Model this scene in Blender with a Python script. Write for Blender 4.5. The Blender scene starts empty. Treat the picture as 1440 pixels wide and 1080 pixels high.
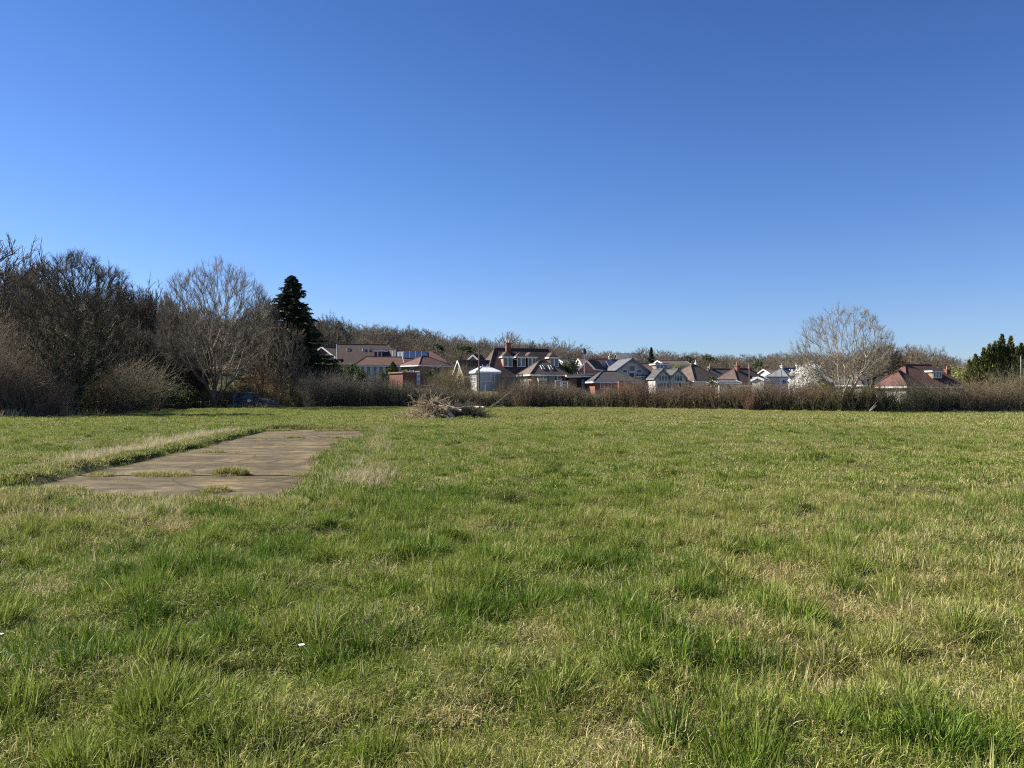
import bpy, math, random
import numpy as np
from mathutils import Vector, Matrix
R = math.radians
sc = bpy.context.scene
col = sc.collection

# ---------------------------------------------------------------- camera, sky, sun, exposure
FPX, HOR, CAMZ = 1082.0, 554.0, 1.6            # focal length and horizon row in photograph pixels
cam_d = bpy.data.cameras.new('camera')
cam_d.sensor_width = 36.0
cam_d.lens = FPX / 1440 * 36
cam_d.clip_start, cam_d.clip_end = 0.05, 6000
cam = bpy.data.objects.new('camera', cam_d)
col.objects.link(cam)
cam.location = (0, 0, CAMZ)
cam.rotation_euler = (R(90) + math.atan((HOR - 540) / FPX), 0, 0)
sc.camera = cam

SUN_AZ, SUN_EL = -70.0, 37.0                    # degrees from straight ahead (minus = to the left), elevation
sd = Vector((math.sin(R(SUN_AZ)) * math.cos(R(SUN_EL)), math.cos(R(SUN_AZ)) * math.cos(R(SUN_EL)), math.sin(R(SUN_EL))))
w = bpy.data.worlds.new('World'); sc.world = w; w.use_nodes = True
wn, wl = w.node_tree.nodes, w.node_tree.links
wn.clear()
sky = wn.new('ShaderNodeTexSky'); sky.sky_type = 'NISHITA'; sky.sun_disc = False
sky.sun_elevation = R(SUN_EL); sky.sun_rotation = R(SUN_AZ)
sky.altitude = 0; sky.air_density = 1.0; sky.dust_density = 0.2; sky.ozone_density = 4.0
bg = wn.new('ShaderNodeBackground'); bg.inputs['Strength'].default_value = 0.0545
wo = wn.new('ShaderNodeOutputWorld')
tint = wn.new('ShaderNodeMix'); tint.data_type = 'RGBA'; tint.blend_type = 'MULTIPLY'; tint.inputs[0].default_value = 1.0; tint.inputs[7].default_value = (0.72, 0.83, 1.12, 1)
wl.new(sky.outputs[0], tint.inputs[6])
tco = wn.new('ShaderNodeTexCoord'); sxyz = wn.new('ShaderNodeSeparateXYZ'); wl.new(tco.outputs['Generated'], sxyz.inputs[0])
rmp = wn.new('ShaderNodeValToRGB'); wl.new(sxyz.outputs[2], rmp.inputs[0]); els = rmp.color_ramp.elements   # deeper blue overhead
els[0].position = 0.08; els[0].color = (1.0, 1.0, 1.0, 1); els[1].position = 0.27; els[1].color = (0.76, 0.89, 0.97, 1)
e3 = els.new(0.45); e3.color = (0.59, 0.75, 0.87, 1)
deep = wn.new('ShaderNodeMix'); deep.data_type = 'RGBA'; deep.blend_type = 'MULTIPLY'; deep.inputs[0].default_value = 1.0
wl.new(tint.outputs[2], deep.inputs[6]); wl.new(rmp.outputs[0], deep.inputs[7]); wl.new(deep.outputs[2], bg.inputs[0]); wl.new(bg.outputs[0], wo.inputs[0])
sun_d = bpy.data.lights.new('sun', 'SUN'); sun_d.energy = 5.0; sun_d.angle = R(0.5); sun_d.color = (1.0, 0.95, 0.87)
sun = bpy.data.objects.new('sun', sun_d); col.objects.link(sun)
sun.rotation_euler = (-sd).to_track_quat('-Z', 'Y').to_euler(); sun.location = (-40, 10, 60)
sc.view_settings.view_transform = 'Standard'; sc.view_settings.look = 'None'
sc.view_settings.exposure = 1.25; sc.view_settings.gamma = 1.0
sc.cycles.use_denoising = False; sc.cycles.filter_width = 1.15; sc.cycles.sample_clamp_indirect = 3.0
sc.cycles.max_bounces = 5; sc.cycles.diffuse_bounces = 3; sc.cycles.transmission_bounces = 3; sc.cycles.transparent_max_bounces = 4

# ---------------------------------------------------------------- helpers
def X(px, d): return (px - 720) / FPX * d
def Z(py, d): return CAMZ + (HOR - py) / FPX * d

def tag(o, label=None, cat=None, group=None, kind=None):
    if label: o['label'] = label
    if cat: o['category'] = cat
    if group: o['group'] = group
    if kind: o['kind'] = kind
    return o

def empty(name, loc, rz=0.0, label=None, cat=None, group=None):
    o = bpy.data.objects.new(name, None); col.objects.link(o)
    o.empty_display_size = 0.3
    o.location = loc; o.rotation_euler = (0, 0, rz)
    return tag(o, label, cat, group)

def link(name, me, parent=None):
    o = bpy.data.objects.new(name, me); col.objects.link(o)
    if parent is not None: o.parent = parent
    return o

def copy_tree(o, parent=None):
    c = o.copy(); col.objects.link(c)
    if parent is not None: c.parent = parent
    for ch in list(o.children): copy_tree(ch, c)
    return c

class MB:
    """collects boxes, bars and polygons and links them as one mesh"""
    def __init__(s): s.v, s.f, s.m = [], [], []
    def poly(s, pts, mi=0):
        b = len(s.v); s.v += [tuple(p) for p in pts]; s.f.append(tuple(range(b, b + len(pts)))); s.m.append(mi); return s
    def obox(s, c, ax, ay, az, mi=0):
        c, ax, ay, az = Vector(c), Vector(ax), Vector(ay), Vector(az)
        b = len(s.v)
        for k in (-1, 1):
            for j in (-1, 1):
                for i in (-1, 1): s.v.append(tuple(c + ax * i + ay * j + az * k))
        for q in ((0, 2, 3, 1), (4, 5, 7, 6), (0, 1, 5, 4), (2, 6, 7, 3), (0, 4, 6, 2), (1, 3, 7, 5)):
            s.f.append(tuple(b + i for i in q)); s.m.append(mi)
        return s
    def box(s, x0, x1, y0, y1, z0, z1, mi=0):
        return s.obox(((x0 + x1) / 2, (y0 + y1) / 2, (z0 + z1) / 2), ((x1 - x0) / 2, 0, 0), (0, (y1 - y0) / 2, 0), (0, 0, (z1 - z0) / 2), mi)
    def bar(s, a, b, r0, r1=None, n=8, mi=0, cap=True):
        a, b = Vector(a), Vector(b); r1 = r0 if r1 is None else r1
        d = (b - a).normalized(); u = d.orthogonal().normalized(); w_ = d.cross(u)
        k = len(s.v)
        for p, r in ((a, r0), (b, r1)):
            for i in range(n):
                t = 2 * math.pi * i / n; s.v.append(tuple(p + (u * math.cos(t) + w_ * math.sin(t)) * r))
        for i in range(n):
            j = (i + 1) % n; s.f.append((k + i, k + j, k + n + j, k + n + i)); s.m.append(mi)
        if cap:
            s.f.append(tuple(k + i for i in reversed(range(n)))); s.m.append(mi)
            s.f.append(tuple(k + n + i for i in range(n))); s.m.append(mi)
        return s
    def solid(s, pts, faces, mi=0):
        b = len(s.v); s.v += [tuple(p) for p in pts]
        for q in faces: s.f.append(tuple(b + i for i in q)); s.m.append(mi)
        return s
    def build(s, name, mats, parent=None, smooth=False):
        me = bpy.data.meshes.new(name); me.from_pydata(s.v, [], s.f)
        for m in (mats if isinstance(mats, (list, tuple)) else [mats]): me.materials.append(m)
        me.polygons.foreach_set('material_index', s.m)
        if smooth: me.polygons.foreach_set('use_smooth', [True] * len(s.f))
        me.update()
        return link(name, me, parent)

def np_mesh(name, verts, quads=None, tris=None, mats=(), tint=None, smooth=False, mi=None):
    verts = np.asarray(verts, np.float32).reshape(-1, 3)
    me = bpy.data.meshes.new(name)
    idx, starts = [], []
    n = 0
    for f, k in ((quads, 4), (tris, 3)):
        if f is None or len(f) == 0: continue
        f = np.asarray(f, np.int32).reshape(-1, k)
        idx.append(f.ravel()); starts.append(n + np.arange(len(f)) * k); n += f.size
    me.vertices.add(len(verts)); me.vertices.foreach_set('co', verts.ravel())
    if idx:
        idx = np.concatenate(idx); starts = np.concatenate(starts).astype(np.int32)
        me.loops.add(len(idx)); me.loops.foreach_set('vertex_index', idx)
        me.polygons.add(len(starts)); me.polygons.foreach_set('loop_start', starts)
        if mi is not None: me.polygons.foreach_set('material_index', np.asarray(mi, np.int32))
        me.polygons.foreach_set('use_smooth', np.full(len(starts), smooth))
    for m in mats: me.materials.append(m)
    if tint is not None:
        a = me.attributes.new('tint', 'FLOAT', 'POINT'); a.data.foreach_set('value', np.asarray(tint, np.float32))
    me.update(calc_edges=True)
    return me

def segs_mesh(name, segs, mat, sides=3, tint=None):
    """tapered tubes: rows of x0 y0 z0 x1 y1 z1 r0 r1"""
    s = np.asarray(segs, np.float64).reshape(-1, 8)
    p0, p1, r0, r1 = s[:, :3], s[:, 3:6], s[:, 6], s[:, 7]
    d = p1 - p0; L = np.linalg.norm(d, axis=1, keepdims=True); d = d / np.maximum(L, 1e-6)
    ref = np.where(np.abs(d[:, 2:3]) > 0.9, np.array([[1.0, 0, 0]]), np.array([[0, 0, 1.0]]))
    u = np.cross(d, ref); u /= np.maximum(np.linalg.norm(u, axis=1, keepdims=True), 1e-6); w_ = np.cross(d, u)
    rings = []
    for p, r in ((p0, r0), (p1, r1)):
        for i in range(sides):
            t = 2 * math.pi * i / sides
            rings.append(p + (u * math.cos(t) + w_ * math.sin(t)) * r[:, None])
    v = np.stack(rings, 1).reshape(-1, 3)
    b = np.arange(len(s))[:, None] * 2 * sides
    q = np.concatenate([np.stack([b[:, 0] + i, b[:, 0] + (i + 1) % sides, b[:, 0] + sides + (i + 1) % sides, b[:, 0] + sides + i], 1) for i in range(sides)], 0)
    t = None if tint is None else np.repeat(np.asarray(tint), 2 * sides)
    return np_mesh(name, v, quads=q, mats=[mat], tint=t, smooth=True)

def leaves_mesh(name, cen, size, mat, rng, flat=0.0, dirs=None, long=1.0):
    """one small leaf quad per row of cen"""
    cen = np.asarray(cen, float).reshape(-1, 3); n = len(cen)
    a = rng.normal(size=(n, 3)) if dirs is None else np.asarray(dirs) + rng.normal(size=(n, 3)) * 0.25
    a /= np.linalg.norm(a, axis=1, keepdims=True)
    b = rng.normal(size=(n, 3)); b[:, 2] *= (1 - flat); b -= a * (a * b).sum(1, keepdims=True); b /= np.linalg.norm(b, axis=1, keepdims=True)
    sz = (size * rng.uniform(0.6, 1.4, n))[:, None]
    a = a * sz * long; b = b * sz * 0.55
    v = np.stack([cen - a, cen + b * 0.9 - a * 0.1, cen + a, cen - b], 1).reshape(-1, 3)
    q = np.arange(n * 4).reshape(-1, 4)
    return np_mesh(name, v, quads=q, mats=[mat], tint=np.repeat(rng.uniform(0, 1, n), 4))

def vnoise(x, y, scale, seed=0):
    """smooth value noise 0..1"""
    x = np.asarray(x, float) / scale + 137.0; y = np.asarray(y, float) / scale + 71.0
    xi, yi = np.floor(x).astype(np.int64), np.floor(y).astype(np.int64)
    fx, fy = x - xi, y - yi
    fx = fx * fx * (3 - 2 * fx); fy = fy * fy * (3 - 2 * fy)
    def h(i, j):
        k = (i * 374761393 + j * 668265263 + seed * 974634) & 0x7fffffff
        k = ((k ^ (k >> 13)) * 1274126177) & 0x7fffffff
        return ((k ^ (k >> 16)) & 0xffff) / 65535.0
    return (h(xi, yi) * (1 - fx) + h(xi + 1, yi) * fx) * (1 - fy) + (h(xi, yi + 1) * (1 - fx) + h(xi + 1, yi + 1) * fx) * fy

# ---------------------------------------------------------------- materials
def new_mat(name):
    m = bpy.data.materials.new(name); m.use_nodes = True
    nt = m.node_tree; nt.nodes.clear()
    out = nt.nodes.new('ShaderNodeOutputMaterial'); b = nt.nodes.new('ShaderNodeBsdfPrincipled')
    nt.links.new(b.outputs[0], out.inputs[0])
    return m, nt, b, out

def ramp_of(nt, fac, stops):
    r = nt.nodes.new('ShaderNodeValToRGB'); e = r.color_ramp.elements
    while len(e) < len(stops): e.new(0.5)
    for k, (p, c) in zip(e, stops): k.position = p; k.color = (*c, 1)
    nt.links.new(fac, r.inputs[0]); return r.outputs[0]

def noise_of(nt, vec, scale, detail=3.0, rough=0.6):
    n = nt.nodes.new('ShaderNodeTexNoise'); n.inputs['Scale'].default_value = scale
    n.inputs['Detail'].default_value = detail; n.inputs['Roughness'].default_value = rough
    if vec is not None: nt.links.new(vec, n.inputs['Vector'])
    return n.outputs['Fac']

def mixc(nt, fac, a, b, mode='MIX'):
    m = nt.nodes.new('ShaderNodeMix'); m.data_type = 'RGBA'; m.blend_type = mode
    for s, v in ((m.inputs[0], fac), (m.inputs[6], a), (m.inputs[7], b)):
        if hasattr(v, 'node'): nt.links.new(v, s)
        elif isinstance(v, tuple): s.default_value = (*v, 1)
        else: s.default_value = v
    return m.outputs[2]

def mat(name, c1, c2=None, scale=3.0, rough=0.85, spec=0.25, metal=0.0, bump=0.0, courses=0.0, brick=False):
    """mottled surface in object space; courses = tile rows per metre of height, brick = brick courses"""
    m, nt, b, out = new_mat(name)
    b.inputs['Roughness'].default_value = rough; b.inputs['Specular IOR Level'].default_value = spec; b.inputs['Metallic'].default_value = metal
    tc = nt.nodes.new('ShaderNodeTexCoord'); ob = tc.outputs['Object']
    c2 = c2 or tuple(x * 0.8 for x in c1)
    nz = noise_of(nt, ob, scale, 5.0, 0.65)
    c = ramp_of(nt, nz, [(0.3, c1), (0.7, c2)])
    if brick or courses:
        sep = nt.nodes.new('ShaderNodeSeparateXYZ'); nt.links.new(ob, sep.inputs[0])
        add = nt.nodes.new('ShaderNodeMath'); nt.links.new(sep.outputs[0], add.inputs[0]); nt.links.new(sep.outputs[1], add.inputs[1])
        cmb = nt.nodes.new('ShaderNodeCombineXYZ'); nt.links.new(add.outputs[0], cmb.inputs[0]); nt.links.new(sep.outputs[2], cmb.inputs[1])
        bt = nt.nodes.new('ShaderNodeTexBrick'); nt.links.new(cmb.outputs[0], bt.inputs['Vector'])
        bt.inputs['Scale'].default_value = 1.0
        if brick: bt.inputs['Brick Width'].default_value = 0.225; bt.inputs['Row Height'].default_value = 0.0555; bt.inputs['Mortar Size'].default_value = 0.006
        else: bt.inputs['Brick Width'].default_value = 0.30; bt.inputs['Row Height'].default_value = 1.0 / courses; bt.inputs['Mortar Size'].default_value = 0.012
        bt.inputs['Color1'].default_value = (1, 1, 1, 1); bt.inputs['Color2'].default_value = (0.72, 0.72, 0.72, 1)
        bt.inputs['Mortar'].default_value = (0.9, 0.88, 0.84, 1) if brick else (0.45, 0.45, 0.45, 1)
        c = mixc(nt, 1.0, c, bt.outputs['Color'], 'MULTIPLY')
    nt.links.new(c, b.inputs['Base Color'])
    if bump:
        bp = nt.nodes.new('ShaderNodeBump'); bp.inputs['Strength'].default_value = bump; bp.inputs['Distance'].default_value = 0.03
        nt.links.new(noise_of(nt, ob, scale * 6, 4.0), bp.inputs['Height']); nt.links.new(bp.outputs[0], b.inputs['Normal'])
    return m

def twig_mat(name, c1, c2, scale=0.8):
    """bark and twigs: mottled along the crown, a little different on each tree"""
    m, nt, b, out = new_mat(name)
    b.inputs['Roughness'].default_value = 0.9; b.inputs['Specular IOR Level'].default_value = 0.15
    tc = nt.nodes.new('ShaderNodeTexCoord'); oi = nt.nodes.new('ShaderNodeObjectInfo')
    c = ramp_of(nt, noise_of(nt, tc.outputs['Object'], scale, 4.0, 0.7), [(0.3, c1), (0.7, c2)])
    r = ramp_of(nt, oi.outputs['Random'], [(0.0, (0.72, 0.72, 0.74)), (0.5, (1, 0.97, 0.94)), (1.0, (1.2, 1.08, 0.98))])
    nt.links.new(mixc(nt, 1.0, c, r, 'MULTIPLY'), b.inputs['Base Color'])
    return m

def leaf_mat(name, c1, c2, c3, trans=0.25):
    m, nt, b, out = new_mat(name)
    b.inputs['Roughness'].default_value = 0.7; b.inputs['Specular IOR Level'].default_value = 0.1
    at = nt.nodes.new('ShaderNodeAttribute'); at.attribute_name = 'tint'
    c = ramp_of(nt, at.outputs['Fac'], [(0.0, c1), (0.6, c2), (1.0, c3)])
    nt.links.new(c, b.inputs['Base Color'])
    tr = nt.nodes.new('ShaderNodeBsdfTranslucent'); nt.links.new(c, tr.inputs[0])
    mx = nt.nodes.new('ShaderNodeMixShader'); mx.inputs[0].default_value = trans
    nt.links.new(b.outputs[0], mx.inputs[1]); nt.links.new(tr.outputs[0], mx.inputs[2]); nt.links.new(mx.outputs[0], out.inputs[0])
    return m

def grass_mat(name, greens, straws, bias=0.0):
    """blade colour: 'tint' picks green to straw blade by blade, 'dry' (one value per clump) turns whole clumps to straw"""
    m, nt, b, out = new_mat(name)
    b.inputs['Roughness'].default_value = 0.5; b.inputs['Specular IOR Level'].default_value = 0.10
    at = nt.nodes.new('ShaderNodeAttribute'); at.attribute_name = 'tint'
    di = nt.nodes.new('ShaderNodeAttribute'); di.attribute_type = 'INSTANCER'; di.attribute_name = 'dry'
    hu = nt.nodes.new('ShaderNodeAttribute'); hu.attribute_type = 'INSTANCER'; hu.attribute_name = 'hue'
    g = ramp_of(nt, hu.outputs['Fac'], [(0.0, greens[0]), (0.5, greens[1]), (1.0, greens[2])])
    s = ramp_of(nt, at.outputs['Fac'], [(0.0, straws[0]), (1.0, straws[1])])
    # blade is straw where tint + dry > 1
    a = nt.nodes.new('ShaderNodeMath'); a.operation = 'ADD'; nt.links.new(at.outputs['Fac'], a.inputs[0]); nt.links.new(di.outputs['Fac'], a.inputs[1])
    mr = nt.nodes.new('ShaderNodeMapRange'); mr.inputs[1].default_value = 0.85; mr.inputs[2].default_value = 1.1
    nt.links.new(a.outputs[0], mr.inputs[0])
    vr = nt.nodes.new('ShaderNodeMath'); vr.operation = 'MULTIPLY_ADD'; vr.inputs[1].default_value = 1.15; vr.inputs[2].default_value = 0.52  # random blade tone, spread wide to paint in pale highlights and deep shade
    nt.links.new(at.outputs['Fac'], vr.inputs[0])
    g = mixc(nt, 1.0, g, vr.outputs[0], 'MULTIPLY')
    c = mixc(nt, mr.outputs[0], g, s)
    nt.links.new(c, b.inputs['Base Color'])
    tr = nt.nodes.new('ShaderNodeBsdfTranslucent'); nt.links.new(c, tr.inputs[0])
    mx = nt.nodes.new('ShaderNodeMixShader'); mx.inputs[0].default_value = 0.30
    nt.links.new(b.outputs[0], mx.inputs[1]); nt.links.new(tr.outputs[0], mx.inputs[2]); nt.links.new(mx.outputs[0], out.inputs[0])
    return m

def glass_mat(name, c):
    m, nt, b, out = new_mat(name)
    b.inputs['Base Color'].default_value = (*c, 1); b.inputs['Roughness'].default_value = 0.06; b.inputs['Specular IOR Level'].default_value = 0.6
    return m

M = {}
M['brick'] = mat('red brick', (0.26, 0.125, 0.085), (0.20, 0.09, 0.065), 2.5, brick=True)
M['brick_pale'] = mat('buff brick', (0.34, 0.235, 0.165), (0.26, 0.18, 0.125), 2.5, brick=True)
M['brick_pink'] = mat('pink render', (0.55, 0.24, 0.18), (0.48, 0.20, 0.15), 1.5)
M['white'] = mat('white paint', (0.74, 0.74, 0.72), (0.66, 0.66, 0.64), 1.5, 0.5)
M['cream'] = mat('cream paint', (0.78, 0.72, 0.45), (0.72, 0.66, 0.40), 1.5, 0.6)
M['render'] = mat('pale render', (0.50, 0.47, 0.42), (0.42, 0.40, 0.36), 0.9)
M['roof_brown'] = mat('brown roof tiles', (0.115, 0.078, 0.062), (0.080, 0.056, 0.047), 1.4, courses=5)
M['roof_red'] = mat('red roof tiles', (0.165, 0.082, 0.060), (0.105, 0.058, 0.047), 1.2, courses=5)
M['roof_tan'] = mat('weathered roof tiles', (0.175, 0.122, 0.088), (0.12, 0.088, 0.068), 1.2, courses=5)
M['roof_grey'] = mat('grey roof tiles', (0.105, 0.096, 0.088), (0.07, 0.065, 0.06), 1.2, courses=5)
M['roof_slate'] = mat('slate roof', (0.15, 0.155, 0.16), (0.11, 0.115, 0.12), 1.0, 0.7, courses=4)
M['hang'] = mat('dark hanging tiles', (0.075, 0.052, 0.050), (0.055, 0.040, 0.040), 2.0, courses=6)
M['dark'] = mat('dark timber', (0.045, 0.040, 0.036), (0.03, 0.027, 0.025), 3.0)
M['timber'] = mat('weathered fence timber', (0.26, 0.20, 0.145), (0.18, 0.14, 0.10), 2.5)
M['pole'] = mat('creosoted pole timber', (0.20, 0.16, 0.12), (0.13, 0.10, 0.08), 4.0)
M['fascia_wood'] = mat('pale new timber', (0.62, 0.46, 0.30), (0.52, 0.38, 0.25), 3.0)
M['glass'] = glass_mat('window glass', (0.035, 0.045, 0.055))
M['glass_pale'] = glass_mat('pale conservatory glass', (0.30, 0.34, 0.38))
M['solar'] = mat('solar panel', (0.035, 0.05, 0.10), (0.03, 0.04, 0.085), 2.0, 0.12, 0.7)
M['alu'] = mat('aluminium frame', (0.6, 0.62, 0.64), (0.5, 0.52, 0.54), 3.0, 0.4, 0.5, 0.6)
M['galv'] = mat('galvanised steel', (0.26, 0.27, 0.28), (0.19, 0.20, 0.21), 6.0, 0.6, 0.4, 0.3)
M['gate_steel'] = mat('dull gate steel', (0.15, 0.155, 0.16), (0.11, 0.115, 0.12), 6.0, 0.7, 0.3)
M['twig_pale'] = twig_mat('pale grey brown twigs', (0.34, 0.30, 0.235), (0.22, 0.195, 0.15))
M['lead'] = mat('lead grey', (0.20, 0.21, 0.22), (0.15, 0.155, 0.165), 3.0, 0.6)
M['pot'] = mat('clay pot', (0.45, 0.24, 0.15), (0.36, 0.18, 0.11), 4.0)
M['pot_pale'] = mat('buff pot', (0.62, 0.52, 0.36), (0.5, 0.42, 0.3), 4.0)
M['car'] = mat('dark car paint', (0.060, 0.066, 0.056), (0.050, 0.055, 0.048), 1.0, 0.45, 0.3)
M['tyre'] = mat('tyre rubber', (0.018, 0.018, 0.018), (0.012, 0.012, 0.012), 8.0, 0.9)
M['lamp'] = mat('lamp lens', (0.65, 0.62, 0.58), (0.6, 0.56, 0.5), 4.0, 0.15, 0.6)
M['rear'] = mat('red lamp lens', (0.35, 0.02, 0.02), (0.3, 0.02, 0.02), 4.0, 0.2, 0.6)
M['log'] = mat('pale stripped wood', (0.66, 0.55, 0.40), (0.50, 0.40, 0.28), 3.0)
M['bark_pale'] = twig_mat('pale bark', (0.40, 0.36, 0.29), (0.27, 0.24, 0.19))
M['bark_mid'] = twig_mat('brown bark', (0.20, 0.17, 0.125), (0.125, 0.105, 0.08))
M['bark_grey'] = twig_mat('grey brown twigs', (0.27, 0.235, 0.18), (0.17, 0.145, 0.11))
M['bark_dark'] = twig_mat('dark bark', (0.150, 0.130, 0.098), (0.088, 0.078, 0.060))
M['twig_far'] = twig_mat('far woodland twigs', (0.235, 0.205, 0.15), (0.15, 0.132, 0.098), 0.25)
M['hedge'] = twig_mat('hedge twigs', (0.265, 0.222, 0.155), (0.15, 0.125, 0.09), 0.35)
M['hedge_olive'] = twig_mat('olive shrub twigs', (0.25, 0.225, 0.13), (0.16, 0.145, 0.085), 0.5)
M['hedge_red'] = twig_mat('reddish shrub twigs', (0.27, 0.21, 0.148), (0.16, 0.122, 0.088), 0.5)
M['scrub'] = twig_mat('grey scrub twigs', (0.27, 0.235, 0.17), (0.15, 0.13, 0.095), 0.4)
M['bramble'] = twig_mat('bramble stems', (0.33, 0.235, 0.17), (0.21, 0.15, 0.105), 0.6)
M['straw_twig'] = twig_mat('dry cut twigs', (0.50, 0.40, 0.27), (0.32, 0.25, 0.165), 0.8)
M['ivy'] = leaf_mat('ivy leaves', (0.022, 0.038, 0.014), (0.06, 0.085, 0.025), (0.16, 0.18, 0.06))
M['spruce'] = leaf_mat('spruce needles', (0.028, 0.042, 0.024), (0.060, 0.078, 0.042), (0.12, 0.13, 0.070), 0.1)
M['cypress'] = leaf_mat('cypress foliage', (0.040, 0.062, 0.022), (0.11, 0.12, 0.038), (0.30, 0.25, 0.095), 0.2)
M['laurel'] = leaf_mat('evergreen leaves', (0.02, 0.04, 0.015), (0.055, 0.085, 0.025), (0.14, 0.17, 0.06), 0.2)
M['lime_leaf'] = leaf_mat('yellow green leaves', (0.12, 0.15, 0.03), (0.26, 0.28, 0.07), (0.42, 0.42, 0.15), 0.3)
M['beech_leaf'] = leaf_mat('dry russet leaves', (0.14, 0.06, 0.03), (0.24, 0.11, 0.055), (0.34, 0.18, 0.10), 0.3)
M['bramble_leaf'] = leaf_mat('bramble leaves', (0.06, 0.06, 0.02), (0.16, 0.12, 0.05), (0.32, 0.23, 0.12), 0.25)
M['blossom'] = leaf_mat('white blossom', (0.70, 0.67, 0.54), (0.86, 0.84, 0.74), (0.90, 0.89, 0.83), 0.3)
M['petal'] = leaf_mat('white petals', (0.8, 0.8, 0.8), (0.85, 0.85, 0.85), (0.88, 0.88, 0.88), 0.2)
M['grass'] = grass_mat('grass blades', [(0.080, 0.145, 0.014), (0.160, 0.214, 0.029), (0.25, 0.262, 0.064)], [(0.36, 0.29, 0.12), (0.60, 0.49, 0.25)])
M['straw'] = grass_mat('dry grass', [(0.16, 0.17, 0.05), (0.22, 0.20, 0.07), (0.28, 0.25, 0.10)], [(0.42, 0.34, 0.18), (0.62, 0.52, 0.32)])
# ---------------------------------------------------------------- ground
XK = [-3000, -200, -90, -45, -25, 0, 30, 70, 150, 300, 3000]
YK = [-3000, 92, 100, 115, 130, 150, 200, 260, 330, 400, 600, 1500, 4000]
ZT = np.array([
    [0] * 11, [0] * 11,
    [1.5, 1.5, 1.2, 1.0, 1.0, .8, .5, .2, .2, .2, .2],
    [4, 4, 3.5, 3.2, 3.0, 2.2, 1.4, .5, .5, .5, .5],
    [6, 6, 5.5, 5, 4.6, 3, 2, .9, .8, .8, .8],
    [9, 9, 8.5, 7.0, 6.0, 4.2, 3, 1.5, 1.2, 1.2, 1.2],
    [15, 15, 13, 10, 8, 6, 4.5, 2.5, 2, 2, 2],
    [21, 21, 18, 14, 11, 8.5, 6.5, 4, 3, 3, 3],
    [23, 23, 21, 17, 13, 11, 8, 6, 5, 5, 5],
    [24, 24, 22, 18, 14, 12, 9.5, 8.5, 8, 8, 8],
    [15, 15, 14, 12, 10, 8, 7, 6, 6, 6, 6],
    [0] * 11, [0] * 11], float)

SLAB = [(-7.9, 11.35), (-3.05, 12.2), (-6.1, 34.2), (-10.5, 33.6)]   # concrete corners, anticlockwise
def slab_uv(x, y):
    """v = 0..1 along the concrete, u = 0..1 across"""
    v = (np.asarray(y, float) - 11.35) / 22.65
    xl = -7.9 - 2.6 * v; xr = -3.05 - 3.05 * v
    return (np.asarray(x, float) - xl) / (xr - xl), v
EDGE_N = lambda t: 0.25 * (vnoise(t, t * 0 + 3, 1.3, 5) - 0.5) + 0.35 * (vnoise(t, t * 0 + 9, 3.7, 6) - 0.5)
def on_slab(x, y, m=0.0):
    u, v = slab_uv(x, y)
    w_ = 4.1
    return (u * w_ > -m + EDGE_N(y)) & ((1 - u) * w_ > -m + EDGE_N(np.asarray(y) + 40) * 1.6) & (v * 22 > -m + EDGE_N(np.asarray(x) * 1.0) * 1.5) & ((1 - v) * 22 > -m)

def height(x, y, micro=True):
    x = np.asarray(x, float); y = np.asarray(y, float)
    xi = np.clip(np.searchsorted(XK, x) - 1, 0, len(XK) - 2); yi = np.clip(np.searchsorted(YK, y) - 1, 0, len(YK) - 2)
    xk, yk = np.array(XK, float), np.array(YK, float)
    fx = np.clip((x - xk[xi]) / (xk[xi + 1] - xk[xi]), 0, 1); fy = np.clip((y - yk[yi]) / (yk[yi + 1] - yk[yi]), 0, 1)
    z = (ZT[yi, xi] * (1 - fx) + ZT[yi, xi + 1] * fx) * (1 - fy) + (ZT[yi + 1, xi] * (1 - fx) + ZT[yi + 1, xi + 1] * fx) * fy
    if micro:
        bump = 0.17 * (vnoise(x, y, 0.75, 1) - 0.5) + 0.09 * (vnoise(x, y, 0.36, 8) - 0.5) + 0.08 * (vnoise(x, y, 2.3, 2) - 0.5) + 0.16 * (vnoise(x, y, 9.0, 3) - 0.5)
        u, v = slab_uv(x, y)
        dx = np.maximum(np.maximum(-u, u - 1) * 4.1, 0); dy = np.maximum(np.maximum(-v, v - 1) * 22, 0)
        dist = np.sqrt(dx * dx + dy * dy)
        k = np.clip((dist - 0.05) / 0.5, 0, 1)
        left = np.clip((0.5 - u) * 3, 0, 1)
        lip = 0.14 * np.exp(-(np.maximum(dist - 0.25, 0) / 0.6) ** 2) * left
        z = z + np.where(dist > 0, bump * k + lip * np.clip((dist - .02) / 0.10, 0, 1), 0.0) - np.where(dist < 0.05, 0.02, 0)
    return z

def axis(lims, fine, coarse_to):
    lo, hi = lims
    a = list(np.arange(lo, hi + 1e-6, fine))
    s = fine
    while a[-1] < coarse_to[1]: s *= 1.13; a.append(a[-1] + s)
    s = fine
    while a[0] > coarse_to[0]: s *= 1.13; a.insert(0, a[0] - s)
    return np.array(a)

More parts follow.
